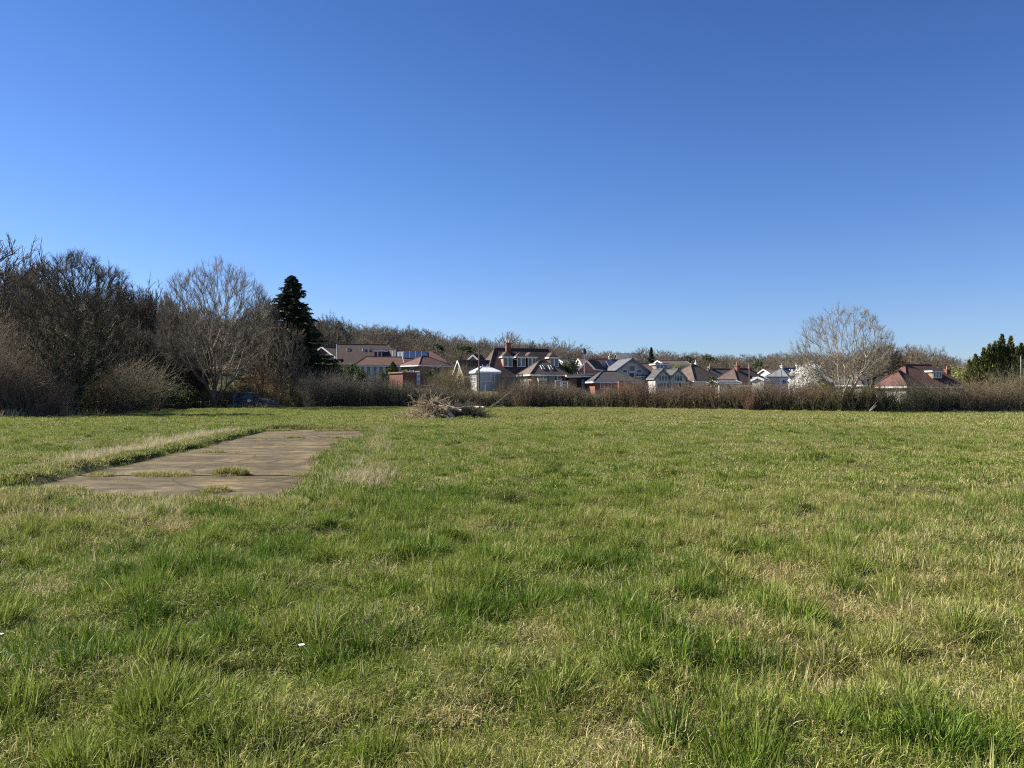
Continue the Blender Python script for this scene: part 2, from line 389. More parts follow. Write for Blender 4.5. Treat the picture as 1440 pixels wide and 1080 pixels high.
gx = axis((-11, 9), 0.16, (-3000, 3000)); gy = axis((1, 35), 0.16, (-3000, 4000))
GX, GY = np.meshgrid(gx, gy)
GZ = height(GX, GY)
nx, ny = len(gx), len(gy)
ii = (np.arange(ny - 1)[:, None] * nx + np.arange(nx - 1)[None, :]).ravel()
gm, nt, b, out = new_mat('field soil and thatch')
b.inputs['Roughness'].default_value = 0.95; b.inputs['Specular IOR Level'].default_value = 0.1
geo = nt.nodes.new('ShaderNodeNewGeometry'); P = geo.outputs['Position']
c_near = ramp_of(nt, noise_of(nt, P, 2.2, 6.0, 0.7), [(0.30, (0.026, 0.026, 0.010)), (0.5, (0.046, 0.044, 0.017)), (0.68, (0.09, 0.072, 0.035))])
c_far = ramp_of(nt, noise_of(nt, P, 0.12, 6.0, 0.7), [(0.32, (0.105, 0.130, 0.034)), (0.66, (0.19, 0.185, 0.062))])
c = mixc(nt, 0.5, c_near, c_far)
c = mixc(nt, 0.35, c, ramp_of(nt, noise_of(nt, P, 22.0, 4.0), [(0.3, (0.03, 0.035, 0.012)), (0.7, (0.22, 0.20, 0.08))]))
sp = nt.nodes.new('ShaderNodeSeparateXYZ'); nt.links.new(P, sp.inputs[0])
mr = nt.nodes.new('ShaderNodeMapRange'); mr.inputs[1].default_value = 100; mr.inputs[2].default_value = 145; nt.links.new(sp.outputs[1], mr.inputs[0])   # woodland floor on the hillside
c = mixc(nt, mr.outputs[0], c, ramp_of(nt, noise_of(nt, P, 0.3, 6.0, 0.7), [(0.3, (0.075, 0.058, 0.036)), (0.7, (0.14, 0.105, 0.062))]))
nt.links.new(c, b.inputs['Base Color'])
bp = nt.nodes.new('ShaderNodeBump'); bp.inputs['Strength'].default_value = 0.7; bp.inputs['Distance'].default_value = 0.05
nt.links.new(noise_of(nt, P, 9.0, 6.0, 0.7), bp.inputs['Height']); nt.links.new(bp.outputs[0], b.inputs['Normal'])
ground = link('ground', np_mesh('ground', np.stack([GX, GY, GZ], -1).reshape(-1, 3), quads=np.stack([ii, ii + 1, ii + nx + 1, ii + nx], 1), mats=[gm], smooth=True))
tag(ground, 'uneven grassy field running up to the hedge and the hillside behind', 'field', kind='structure')

# concrete strip
cm, nt, b, out = new_mat('old concrete')
b.inputs['Roughness'].default_value = 0.92; b.inputs['Specular IOR Level'].default_value = 0.15
geo = nt.nodes.new('ShaderNodeNewGeometry'); P = geo.outputs['Position']
mp = nt.nodes.new('ShaderNodeMapping'); mp.inputs['Scale'].default_value = (0.8, 1.1, 1.0); nt.links.new(P, mp.inputs[0])
c1 = ramp_of(nt, noise_of(nt, P, 0.55, 7.0, 0.72), [(0.28, (0.060, 0.048, 0.027)), (0.5, (0.088, 0.068, 0.036)), (0.72, (0.175, 0.142, 0.085))])
c2 = ramp_of(nt, noise_of(nt, mp.outputs[0], 3.0, 7.0, 0.75), [(0.3, (0.030, 0.022, 0.012)), (0.55, (0.088, 0.068, 0.036)), (0.75, (0.215, 0.176, 0.108))])
c = mixc(nt, 1.0, mixc(nt, 0.5, c1, c2), ramp_of(nt, noise_of(nt, mp.outputs[0], 0.9, 8.0, 0.78), [(0.36, (.50, .48, .44)), (0.5, (1.0, 1.0, 1.0)), (0.62, (1.75, 1.72, 1.62))]), 'MULTIPLY')
c = mixc(nt, ramp_of(nt, noise_of(nt, P, 1.1, 8.0, 0.8), [(0.60, (0, 0, 0)), (0.72, (0.8, 0.8, 0.8))]), c, (0.040, 0.034, 0.012))
wv = nt.nodes.new('ShaderNodeTexNoise'); wv.inputs['Scale'].default_value = 1.6; wv.inputs['Detail'].default_value = 5; nt.links.new(P, wv.inputs['Vector'])
wa = nt.nodes.new('ShaderNodeVectorMath'); wa.operation = 'MULTIPLY_ADD'; wa.inputs[1].default_value = (.55, .55, 0); nt.links.new(wv.outputs['Color'], wa.inputs[0]); nt.links.new(P, wa.inputs[2])
vo = nt.nodes.new('ShaderNodeTexVoronoi'); vo.feature = 'DISTANCE_TO_EDGE'; vo.inputs['Scale'].default_value = 0.42; nt.links.new(wa.outputs[0], vo.inputs['Vector'])
c = mixc(nt, ramp_of(nt, vo.outputs['Distance'], [(0.004, (.85, .85, .85)), (0.022, (0, 0, 0))]), c, (0.035, 0.030, 0.014))   # cracks with moss
c = mixc(nt, 1.0, c, (1.16, 1.12, 1.02), 'MULTIPLY')
nt.links.new(c, b.inputs['Base Color'])
bp = nt.nodes.new('ShaderNodeBump'); bp.inputs['Strength'].default_value = 0.5; bp.inputs['Distance'].default_value = 0.01
nt.links.new(noise_of(nt, P, 40.0, 5.0), bp.inputs['Height']); nt.links.new(bp.outputs[0], b.inputs['Normal'])
mb = MB()
JOINTS = [0.0, 0.15, 0.405, 0.70, 0.93, 1.0]        # expansion joints along the strip
for k in range(len(JOINTS) - 1):
    va, vb = JOINTS[k] + 0.0016, JOINTS[k + 1] - 0.0016
    def pt(u, v, z): return (-7.9 - 2.6 * v + u * (4.85 - 0.45 * v), 11.35 + 22.65 * v, z)
    top = 0.035 + 0.006 * (k % 2)
    mb.solid([pt(-.06, va, top), pt(1.06, va, top), pt(1.06, vb, top), pt(-.06, vb, top), pt(-.06, va, -.1), pt(1.06, va, -.1), pt(1.06, vb, -.1), pt(-.06, vb, -.1)],
             [(0, 1, 2, 3), (0, 4, 5, 1), (1, 5, 6, 2), (2, 6, 7, 3), (3, 7, 4, 0)])
o = mb.build('concrete_strip', cm); tag(o, 'long weathered concrete strip let into the grass field', 'concrete slab', kind='structure')

# ---------------------------------------------------------------- grass
HEDGE_PATH = [(-700, 50), (-200, 50), (0, 51), (150, 60), (250, 74), (300, 83), (330, 87), (430, 87), (720, 89), (860, 84), (1000, 76), (1200, 69), (1440, 67), (2200, 66)]
HP = np.array([(X(p, d), d) for p, d in HEDGE_PATH])
def hedge_y(x): return np.interp(x, HP[:, 0], HP[:, 1])

def blades(rng, n, rad, l0, l1, wid, lean, spread=0.6, segs=3, flop=0.0):
    """a clump of n grass blades; returns verts, quads, tris, tint"""
    ph = rng.uniform(0, 2 * math.pi, n); rr = rad * np.sqrt(rng.uniform(0, 1, n))
    base = np.stack([np.cos(ph) * rr, np.sin(ph) * rr, np.full(n, -0.01)], 1)
    pd = ph + rng.normal(0, 1.2, n)
    L = rng.uniform(l0, l1, n) * (1.15 - 0.4 * rr / rad)
    ln = np.clip(rng.normal(lean, spread * lean + 0.08, n) + flop * rng.uniform(0, 1, n), 0.02, 2.0)
    hd = np.stack([np.cos(pd), np.sin(pd), np.zeros(n)], 1)
    wdir = pd + math.pi / 2 + rng.normal(0, 0.7, n)
    wv = np.stack([np.cos(wdir), np.sin(wdir), rng.normal(0, 0.2, n)], 1)
    wd = wid * rng.uniform(0.6, 1.3, n)
    V = []
    for k in range(segs + 1):
        t = k / segs
        bend = ln * t
        c = base + hd * (L * np.sin(np.minimum(bend, 2.2)) * t * 0.8)[:, None] + np.array([0, 0, 1.0]) * (L * t * np.cos(np.minimum(bend, 1.45) * 0.85))[:, None]
        if k < segs:
            ww = (wd * (1 - 0.55 * t * t) * 0.5)[:, None]
            V += [c - wv * ww, c + wv * ww]
        else: V.append(c)
    m = len(V)
    v = np.stack(V, 1).reshape(-1, 3)
    b0 = np.arange(n) * m
    q = np.concatenate([np.stack([b0 + 2 * k, b0 + 2 * k + 1, b0 + 2 * k + 3, b0 + 2 * k + 2], 1) for k in range(segs - 1)], 0)
    t = np.stack([b0 + 2 * segs - 2, b0 + 2 * segs - 1, b0 + 2 * segs], 1)
    return v, q, t, np.repeat(rng.uniform(0, 1, n), m)

def scatter(name, protos, pts, pick, rot, scl, attrs, material):
    """ONE object: its mesh holds the clump shapes and the points they grow at; geometry nodes puts a clump on each point"""
    V, Q, T, tint, var = [], [], [], [], []
    off = 0
    for k, (v, q, t, ti) in enumerate(protos):
        V.append(v); Q.append(q + off); T.append(t + off); tint.append(ti); var.append(np.full(len(v), k)); off += len(v)
    n = len(pts)
    V.append(pts); tint.append(np.zeros(n)); var.append(np.full(n, -1))
    me = np_mesh(name, np.concatenate(V), quads=np.concatenate(Q), tris=np.concatenate(T), mats=[material], tint=np.concatenate(tint))
    a = me.attributes.new('var', 'INT', 'POINT'); a.data.foreach_set('value', np.concatenate(var).astype(np.int32))
    def fattr(nm, data, typ='FLOAT'):
        full = np.zeros((off + n,) + data.shape[1:], np.float32); full[off:] = data
        at = me.attributes.new(nm, typ, 'POINT'); at.data.foreach_set('vector' if typ == 'FLOAT_VECTOR' else 'value', full.ravel())
    fattr('rot', rot, 'FLOAT_VECTOR'); fattr('scl', scl, 'FLOAT_VECTOR')
    for k, d in attrs.items(): fattr(k, d)
    pk = np.zeros(off + n, np.int32); pk[off:] = pick
    a = me.attributes.new('pick', 'INT', 'POINT'); a.data.foreach_set('value', pk)
    o = link(name, me)
    ng = bpy.data.node_groups.new(name + ' scatter', 'GeometryNodeTree')
    ng.interface.new_socket('Geometry', in_out='INPUT', socket_type='NodeSocketGeometry')
    ng.interface.new_socket('Geometry', in_out='OUTPUT', socket_type='NodeSocketGeometry')
    N, Lk = ng.nodes, ng.links
    gi, go = N.new('NodeGroupInput'), N.new('NodeGroupOutput')
    def named(nm, ty):
        x = N.new('GeometryNodeInputNamedAttribute'); x.data_type = ty; x.inputs['Name'].default_value = nm; return x.outputs['Attribute']
    def eq(k):
        c = N.new('FunctionNodeCompare'); c.data_type = 'INT'; c.operation = 'EQUAL'
        Lk.new(named('var', 'INT'), c.inputs[2]); c.inputs[3].default_value = k; return c.outputs[0]
    def sep(k):
        s = N.new('GeometryNodeSeparateGeometry'); s.domain = 'POINT'
        Lk.new(gi.outputs[0], s.inputs[0]); Lk.new(eq(k), s.inputs[1]); return s.outputs[0]
    jn = N.new('GeometryNodeJoinGeometry')
    for k in reversed(range(len(protos))):          # a join lists its last link first
        g2 = N.new('GeometryNodeGeometryToInstance'); Lk.new(sep(k), g2.inputs[0]); Lk.new(g2.outputs[0], jn.inputs[0])
    ip = N.new('GeometryNodeInstanceOnPoints')
    Lk.new(sep(-1), ip.inputs['Points']); Lk.new(jn.outputs[0], ip.inputs['Instance'])
    ip.inputs['Pick Instance'].default_value = True
    Lk.new(named('pick', 'INT'), ip.inputs['Instance Index'])
    Lk.new(named('rot', 'FLOAT_VECTOR'), ip.inputs['Rotation']); Lk.new(named('scl', 'FLOAT_VECTOR'), ip.inputs['Scale'])
    Lk.new(ip.outputs[0], go.inputs[0])
    md = o.modifiers.new('scatter', 'NODES'); md.node_group = ng
    return o

rng = np.random.default_rng(11)
near = [blades(rng, 34, 0.075, 0.07, 0.175, 0.0047, 0.58, spread=.8) for _ in range(6)]
thatch = [blades(rng, 58, 0.15, 0.05, 0.115, 0.0043, 1.15, flop=0.7) for _ in range(4)]
coarse = [blades(rng, 30, 0.07, 0.13, 0.27, 0.0070, 0.65) for _ in range(3)]
mid = [blades(rng, 60, 0.16, 0.06, 0.14, 0.0075, 0.65, spread=.8) for _ in range(5)]
midth = [blades(rng, 70, 0.28, 0.03, 0.09, 0.0085, 1.1, flop=0.6) for _ in range(3)]
far = [blades(rng, 80, 0.36, 0.06, 0.15, 0.019, 0.75, segs=2, spread=.8) for _ in range(5)]
protos = near + thatch + coarse + mid + midth + far
I_NEAR, I_TH, I_COARSE, I_MID, I_MTH, I_FAR = 0, 6, 10, 13, 18, 21

def field_points(y0, y1, per_m2, xpad=2.5):
    W_ = y1 * 0.72 + xpad
    n = int(2 * W_ * (y1 - y0) * per_m2)
    x = rng.uniform(-W_, W_, n); y = rng.uniform(y0, y1, n)
    k = (np.abs(x) < y * 0.72 + xpad) & (y < hedge_y(x) + 0.6) & ~on_slab(x, y)
    return x[k], y[k]

BARE = [(1095, 805, .5), (1185, 845, .6), (1200, 735, .5), (1370, 745, .7), (1270, 870, .5), (760, 900, .35), (1010, 880, .4), (660, 990, .3), (880, 1050, .45), (560, 800, .4), (1330, 985, .4), (70, 830, .5), (250, 740, .5), (1150, 960, .4), (640, 745, .5)]
BARE_W = [(X(px, CAMZ * FPX / (py - HOR)), CAMZ * FPX / (py - HOR), r * .5) for px, py, r in BARE]
LUSH = [(480, 930, .45), (830, 790, .6), (890, 900, .5), (1210, 1040, .4), (700, 850, .4), (500, 700, 1.0), (560, 720, 1.0), (160, 720, .8), (300, 1000, .4), (1080, 860, .5), (860, 760, .7), (430, 780, .6), (980, 930, .45), (1400, 1050, .35), (620, 700, 1.0)]
LUSH_W = [(X(px, CAMZ * FPX / (py - HOR)), CAMZ * FPX / (py - HOR), r * .7) for px, py, r in LUSH]
def blob(x, y, L):
    f = np.zeros(len(x))
    for bx, by, r in L: f = np.maximum(f, np.exp(-(((x - bx) / r) ** 2 + ((y - by) / (r * 1.1)) ** 2)))
    return f

PX, PY, PK, SC, DRY, HUE, TILT, SPIN = [], [], [], [], [], [], [], []
def add(x, y, pick, s, dry, hue, tilt=None, spin=None):
    n = len(x)
    PX.append(x); PY.append(y); PK.append(pick); SC.append(s); DRY.append(np.clip(dry, 0, 1)); HUE.append(np.clip(hue, 0, 1))
    TILT.append(rng.normal(0, .2, n) if tilt is None else tilt); SPIN.append(rng.uniform(0, 6.283, n) if spin is None else spin)
def fields(x, y):
    tus = 0.45 * vnoise(x, y, 0.30, 21) + 0.35 * vnoise(x, y, 0.8, 22) + .2 * vnoise(x, y, 2.4, 28)      # tussocks
    pat = 0.35 * vnoise(x, y, 0.9, 23) + 0.2 * vnoise(x, y, 4.5, 24) + .45 * vnoise(x, y, .33, 29)       # drier and greener ground
    bare, lush = blob(x, y, BARE_W), blob(x, y, LUSH_W)
    right = np.clip((x / np.maximum(y, 1) + 0.1) * 1.2, 0, 1)
    dry = -.03 + 0.70 * (pat - 0.5) + 0.13 * right + 0.55 * bare - 0.2 * lush
    hue = 0.55 + 0.6 * (vnoise(x, y, 3.1, 25) - 0.5) + 0.8 * (vnoise(x, y, 0.5, 26) - 0.5) - 0.4 * lush + 0.2 * bare
    return tus, pat, bare, lush, dry, hue
# short matted sward everywhere
for y0, y1, dens, i0, ni, base in ((1.0, 6.5, 175, I_TH, 4, 1.0), (6.5, 12, 90, I_TH, 4, 1.25), (12, 22, 26, I_MTH, 3, 1.0), (22, 36, 14, I_MTH, 3, 1.2)):
    x, y = field_points(y0, y1, dens); n = len(x); tus, pat, bare, lush, dry, hue = fields(x, y)
    add(x, y, i0 + rng.integers(0, ni, n), base * rng.uniform(.6, 1.3, n), dry + .17 + rng.normal(0, .2, n), hue + .12 + rng.normal(0, .15, n))
# single tufts between
for y0, y1, dens, i0, ni, base in ((1.0, 6.5, 120, I_NEAR, 6, .85), (6.5, 12, 75, I_NEAR, 6, 1.0), (12, 22, 26, I_MID, 5, .95), (22, 36, 15, I_MID, 5, 1.1)):
    x, y = field_points(y0, y1, dens); n = len(x); tus, pat, bare, lush, dry, hue = fields(x, y)
    k = rng.uniform(0, 1, n) < .80 - .5 * bare - .75 * np.clip((.52 - tus) * 4, 0, 1)
    s = base * (0.5 + 1.1 * np.clip((tus - .3) * 1.8, 0, 1)) * (1 + .3 * lush) * rng.uniform(.6, 1.25, n)
    add(x[k], y[k], (i0 + rng.integers(0, ni, n))[k], s[k], (dry + rng.normal(0, .14, n))[k], (hue + rng.normal(0, .14, n))[k])
# tussocks: rings of tufts leaning outwards, with the gaps between them in shade
for y0, y1, dens, i0, ni, base, rad in ((1.0, 12, 7.0, I_NEAR, 6, 1.40, .10), (12, 36, 3.0, I_MID, 5, 1.25, .20)):
    x, y = field_points(y0, y1, dens); n = len(x); tus, pat, bare, lush, dry, hue = fields(x, y)
    k = rng.uniform(0, 1, n) < .15 + 1.6 * np.clip(tus - .40, 0, 1) * 2 + .6 * lush - .5 * bare
    x, y, lush, dry, hue = x[k], y[k], lush[k], dry[k], hue[k]; n = len(x)
    S = rng.uniform(.55, 1.3, n) * (1 + .35 * lush); m = (5 + 9 * S).astype(int); id_ = np.repeat(np.arange(n), m); N_ = len(id_)
    rr = np.sqrt(rng.uniform(0, 1, N_)) * rad * (.6 + .8 * S[id_]); ph = rng.uniform(0, 6.283, N_)
    add(x[id_] + np.cos(ph) * rr, y[id_] + np.sin(ph) * rr, i0 + rng.integers(0, ni, N_), base * S[id_] * rng.uniform(.7, 1.25, N_) * (1.12 - .35 * rr / rad),
        (dry + rng.normal(-.08, .12, n))[id_] + rng.normal(0, .08, N_), (hue + rng.normal(-.08, .22, n))[id_] + rng.normal(0, .07, N_), .55 * rr / rad + rng.normal(0, .08, N_), ph)
# the far field
x, y = field_points(36, 92, 8.0); n = len(x); tus, pat, bare, lush, dry, hue = fields(x, y)
add(x, y, I_FAR + rng.integers(0, 5, n), rng.uniform(.55, 1.1, n) * (.75 + .6 * vnoise(x, y, 2.0, 30)), dry + .08 + .5 * (vnoise(x, y, 11, 31) - .5) + rng.normal(0, .16, n), hue + .26 + rng.normal(0, .16, n))
# coarse broad-bladed tussocks
x, y = field_points(2.2, 14, 0.8)
t = vnoise(x, y, 1.3, 22); lush = blob(x, y, LUSH_W)
k = rng.uniform(0, 1, len(x)) < 0.06 + 0.8 * lush + 0.3 * (t > 0.66); x, y, lush = x[k], y[k], lush[k]; n = len(x)
id_ = np.repeat(np.arange(n), 6); N_ = len(id_); rr = rng.uniform(0, .13, N_); ph = rng.uniform(0, 6.283, N_)
add(x[id_] + np.cos(ph) * rr, y[id_] + np.sin(ph) * rr, I_COARSE + rng.integers(0, 3, N_), rng.uniform(.42, .8, N_) * (.85 + .25 * lush[id_]), rng.normal(.06, .08, N_), rng.normal(.30, .14, N_), rr * 4 + rng.normal(0, .1, N_), ph)
# ragged turf along the edges of the concrete and green in its joints
def slab_xy(u, v): return -7.9 - 2.6 * v + u * (4.85 - 0.45 * v), 11.35 + 22.65 * v
def put(x, y, k0, nk, s, dry, hue, dz=0.0):
    n = len(x); add(x, y, k0 + rng.integers(0, nk, n), np.broadcast_to(s, n) * rng.uniform(0.6, 1.3, n), dry + rng.normal(0, 0.15, n), hue + rng.normal(0, 0.15, n))
n = 1900; v = rng.uniform(-0.01, 1.0, n); x, y = slab_xy(-0.045 - np.abs(rng.normal(0, 0.03, n)) + EDGE_N(11.35 + 22 * v) / 4.1, v); put(x, y, I_MID, 5, 1.0, 0.25, 0.3)
n = 2600; v = rng.uniform(0.0, 1.0, n); x, y = slab_xy(1.0 + rng.normal(0, 0.04, n) - EDGE_N(11.35 + 22 * v + 40) * 1.6 / 4.1, v); put(x, y, I_MID, 5, 1.15, 0.12, 0.25)
n = 1100; u = rng.uniform(0, 1, n); x, y = slab_xy(u, -0.010 + EDGE_N(u * 4 - 7) * .07 + rng.normal(0, 0.008, n)); put(x, y, I_MID, 5, 1.0, 0.3, 0.4)
n = 500; x, y = slab_xy(rng.uniform(-.1, 1, n), 1.003 + rng.normal(0, 0.004, n)); put(x, y, I_MID, 5, 1.3, 0.2, 0.1)
n = 1300; x, y = slab_xy(rng.uniform(-.20, -.05, n), rng.uniform(-.01, .9, n)); put(x, y, I_MID, 5, .95, 0.3, 0.4)
def joint(jv, n, ua, ub, s, wob, patchy=.5):
    u = rng.uniform(ua, ub, n); k = vnoise(u * 4.1, u * 0 + jv * 50, .35, 40) > patchy; u = u[k]
    x, y = slab_xy(u, jv + wob * (vnoise(u * 4.1, u * 0 + jv * 9, .5, 41) - .5) + rng.normal(0, .0022, len(u))); put(x, y, I_NEAR, 6, s, 0.45, 0.6)
    x, y = slab_xy(u[::2], jv + wob * (vnoise(u[::2] * 4.1, u[::2] * 0 + jv * 9, .5, 41) - .5) + rng.normal(0, .004, len(u[::2]))); put(x, y, I_TH, 4, 1.0, 0.55, 0.7)
joint(.045, 1500, .15, .90, .75, .020, .50); joint(.15, 900, .06, .98, .6, .012, .50); joint(.152, 300, .48, .66, 1.3, .014, .3); joint(.405, 420, .5, 1.0, .9, .006, .45); joint(.405, 200, .05, .5, .6, .004, .55); joint(.70, 350, .1, 1.0, .8, .004, .5); joint(.93, 600, .0, 1.0, .9, .006, .3)
n = 500; u = rng.uniform(0, 1, n); v = rng.uniform(0, 1, n); k = vnoise(u * 4, v * 22, .5, 44) > .74; x, y = slab_xy(u[k], v[k]); put(x, y, I_TH, 4, .8, .5, .6)
PX, PY, PK, SC, DRY, HUE, TILT, SPIN = [np.concatenate(a) for a in (PX, PY, PK, SC, DRY, HUE, TILT, SPIN)]
n = len(PX)
pts = np.stack([PX, PY, np.maximum(height(PX, PY), np.where(on_slab(PX, PY, 0.1), 0.03, -1))], 1)
rot = np.stack([rng.normal(0, 0.10, n), TILT, SPIN], 1)
scl = np.stack([SC * 0.35 + 0.65, SC * 0.35 + 0.65, SC], 1)
g = scatter('grass', protos, pts, PK, rot, scl, {'dry': DRY, 'hue': HUE}, M['grass'])
tag(g, 'rough green pasture grass with tussocks and dry patches all over the field', 'grass', kind='stuff')
print('grass clumps', n)

# tall dry stems beside the concrete, at the scrub foot and along the hedge foot
tall = [blades(rng, 16, 0.14, 0.22, 0.48, 0.006, 0.55, flop=0.5) for _ in range(4)] + [blades(rng, 14, 0.25, 0.3, 0.75, 0.016, 0.5, flop=0.4, segs=2) for _ in range(3)]
xs, ys, pk, ss, dr = [], [], [], [], []
def straw(x, y, k0, nk, s0, s1, d):
    xs.append(x); ys.append(y); pk.append(k0 + rng.integers(0, nk, len(x))); ss.append(rng.uniform(s0, s1, len(x))); dr.append(np.clip(rng.normal(d, 0.2, len(x)), 0, 1))
n = 900; v = rng.uniform(0.18, 0.80, n); x, y = slab_xy(-0.08 - np.abs(rng.normal(0, 0.16, n)) * (0.4 + v), v); straw(x, y, 0, 4, 0.5, 1.0, 0.8)
n = 190; x, y = slab_xy(rng.uniform(0.12, 0.72, n), -0.06 + rng.normal(0, 0.018, n)); straw(x, y, 0, 4, 0.3, 0.7, 0.85)
n = 110; x = rng.normal(-2.75, 0.3, n); y = rng.normal(13.6, 0.6, n); straw(x, y, 0, 4, 0.45, 0.9, 0.75)
n = 300; v = rng.uniform(0.1, 0.95, n); x, y = slab_xy(1.06 + np.abs(rng.normal(0, 0.08, n)), v); straw(x, y, 0, 4, 0.4, 0.8, 0.55)
n = 260; px = rng.uniform(-120, 150, n); x = np.array([X(p, 52) for p in px]); y = hedge_y(x) - np.abs(rng.normal(0.3, 0.7, n)); straw(x, y, 4, 3, 0.7, 1.8, 0.9)
n = 900; x = rng.uniform(-21, 60, n); y = hedge_y(x) - np.abs(rng.normal(0.1, 0.35, n)) + 0.3; straw(x, y, 4, 3, 0.35, 0.9, 0.55)
n = 150; x = rng.uniform(X(540, 52), X(590, 52), n); y = rng.uniform(50.5, 52.5, n); straw(x, y, 4, 3, 0.25, 0.5, 0.9)
xs, ys, pk, ss, dr = [np.concatenate(a) for a in (xs, ys, pk, ss, dr)]
n = len(xs)
g = scatter('dry_grass', tall, np.stack([xs, ys, height(xs, ys)], 1), pk, np.stack([rng.normal(0, .12, n), rng.normal(.1, .15, n), rng.uniform(0, 6.28, n)], 1), np.stack([ss] * 3, 1), {'dry': dr, 'hue': rng.uniform(0, 1, n)}, M['straw'])
tag(g, 'tall bleached dry grass stems beside the concrete strip and along the hedge foot', 'dry grass', kind='stuff')

# two daisies in the near grass
def daisy(px, d, z, label):
    r = empty('daisy', (X(px, d), d, height(X(px, d), d).item()), 0.4, label, 'flower')
    s = MB(); s.bar((0, 0, 0), (0.004, -0.003, z), 0.0016, n=6); s.build('stem', M['laurel'], r)
    p = MB(); k = 17
    for i in range(k):
        a = 2 * math.pi * i / k; ca, sa = math.cos(a), math.sin(a); t = Vector((-sa, ca, 0)) * 0.003; c = Vector((0.004, -0.003, z)); o_ = Vector((ca, sa, 0))
        p.poly([c + o_ * 0.004 - t * .5, c + o_ * 0.016 - t + Vector((0, -.002, .003)), c + o_ * 0.021 + Vector((0, -.003, .004)), c + o_ * 0.016 + t + Vector((0, -.002, .003)), c + o_ * 0.004 + t * .5])
    p.build('petals', M['petal'], r)
    e = MB(); e.bar((0.004, -0.003, z), (0.004, -0.004, z + 0.006), 0.005, 0.0025, 10); e.build('flower_centre', M['cream'], r)
daisy(424, 4.55, 0.17, 'white daisy alone in the grass well inside the near field')
daisy(2, 4.55, 0.17, 'white daisy at the very left edge of the near grass')
# ---------------------------------------------------------------- houses
def slopev(rh, hd): return Vector((0, hd, rh)).normalized()

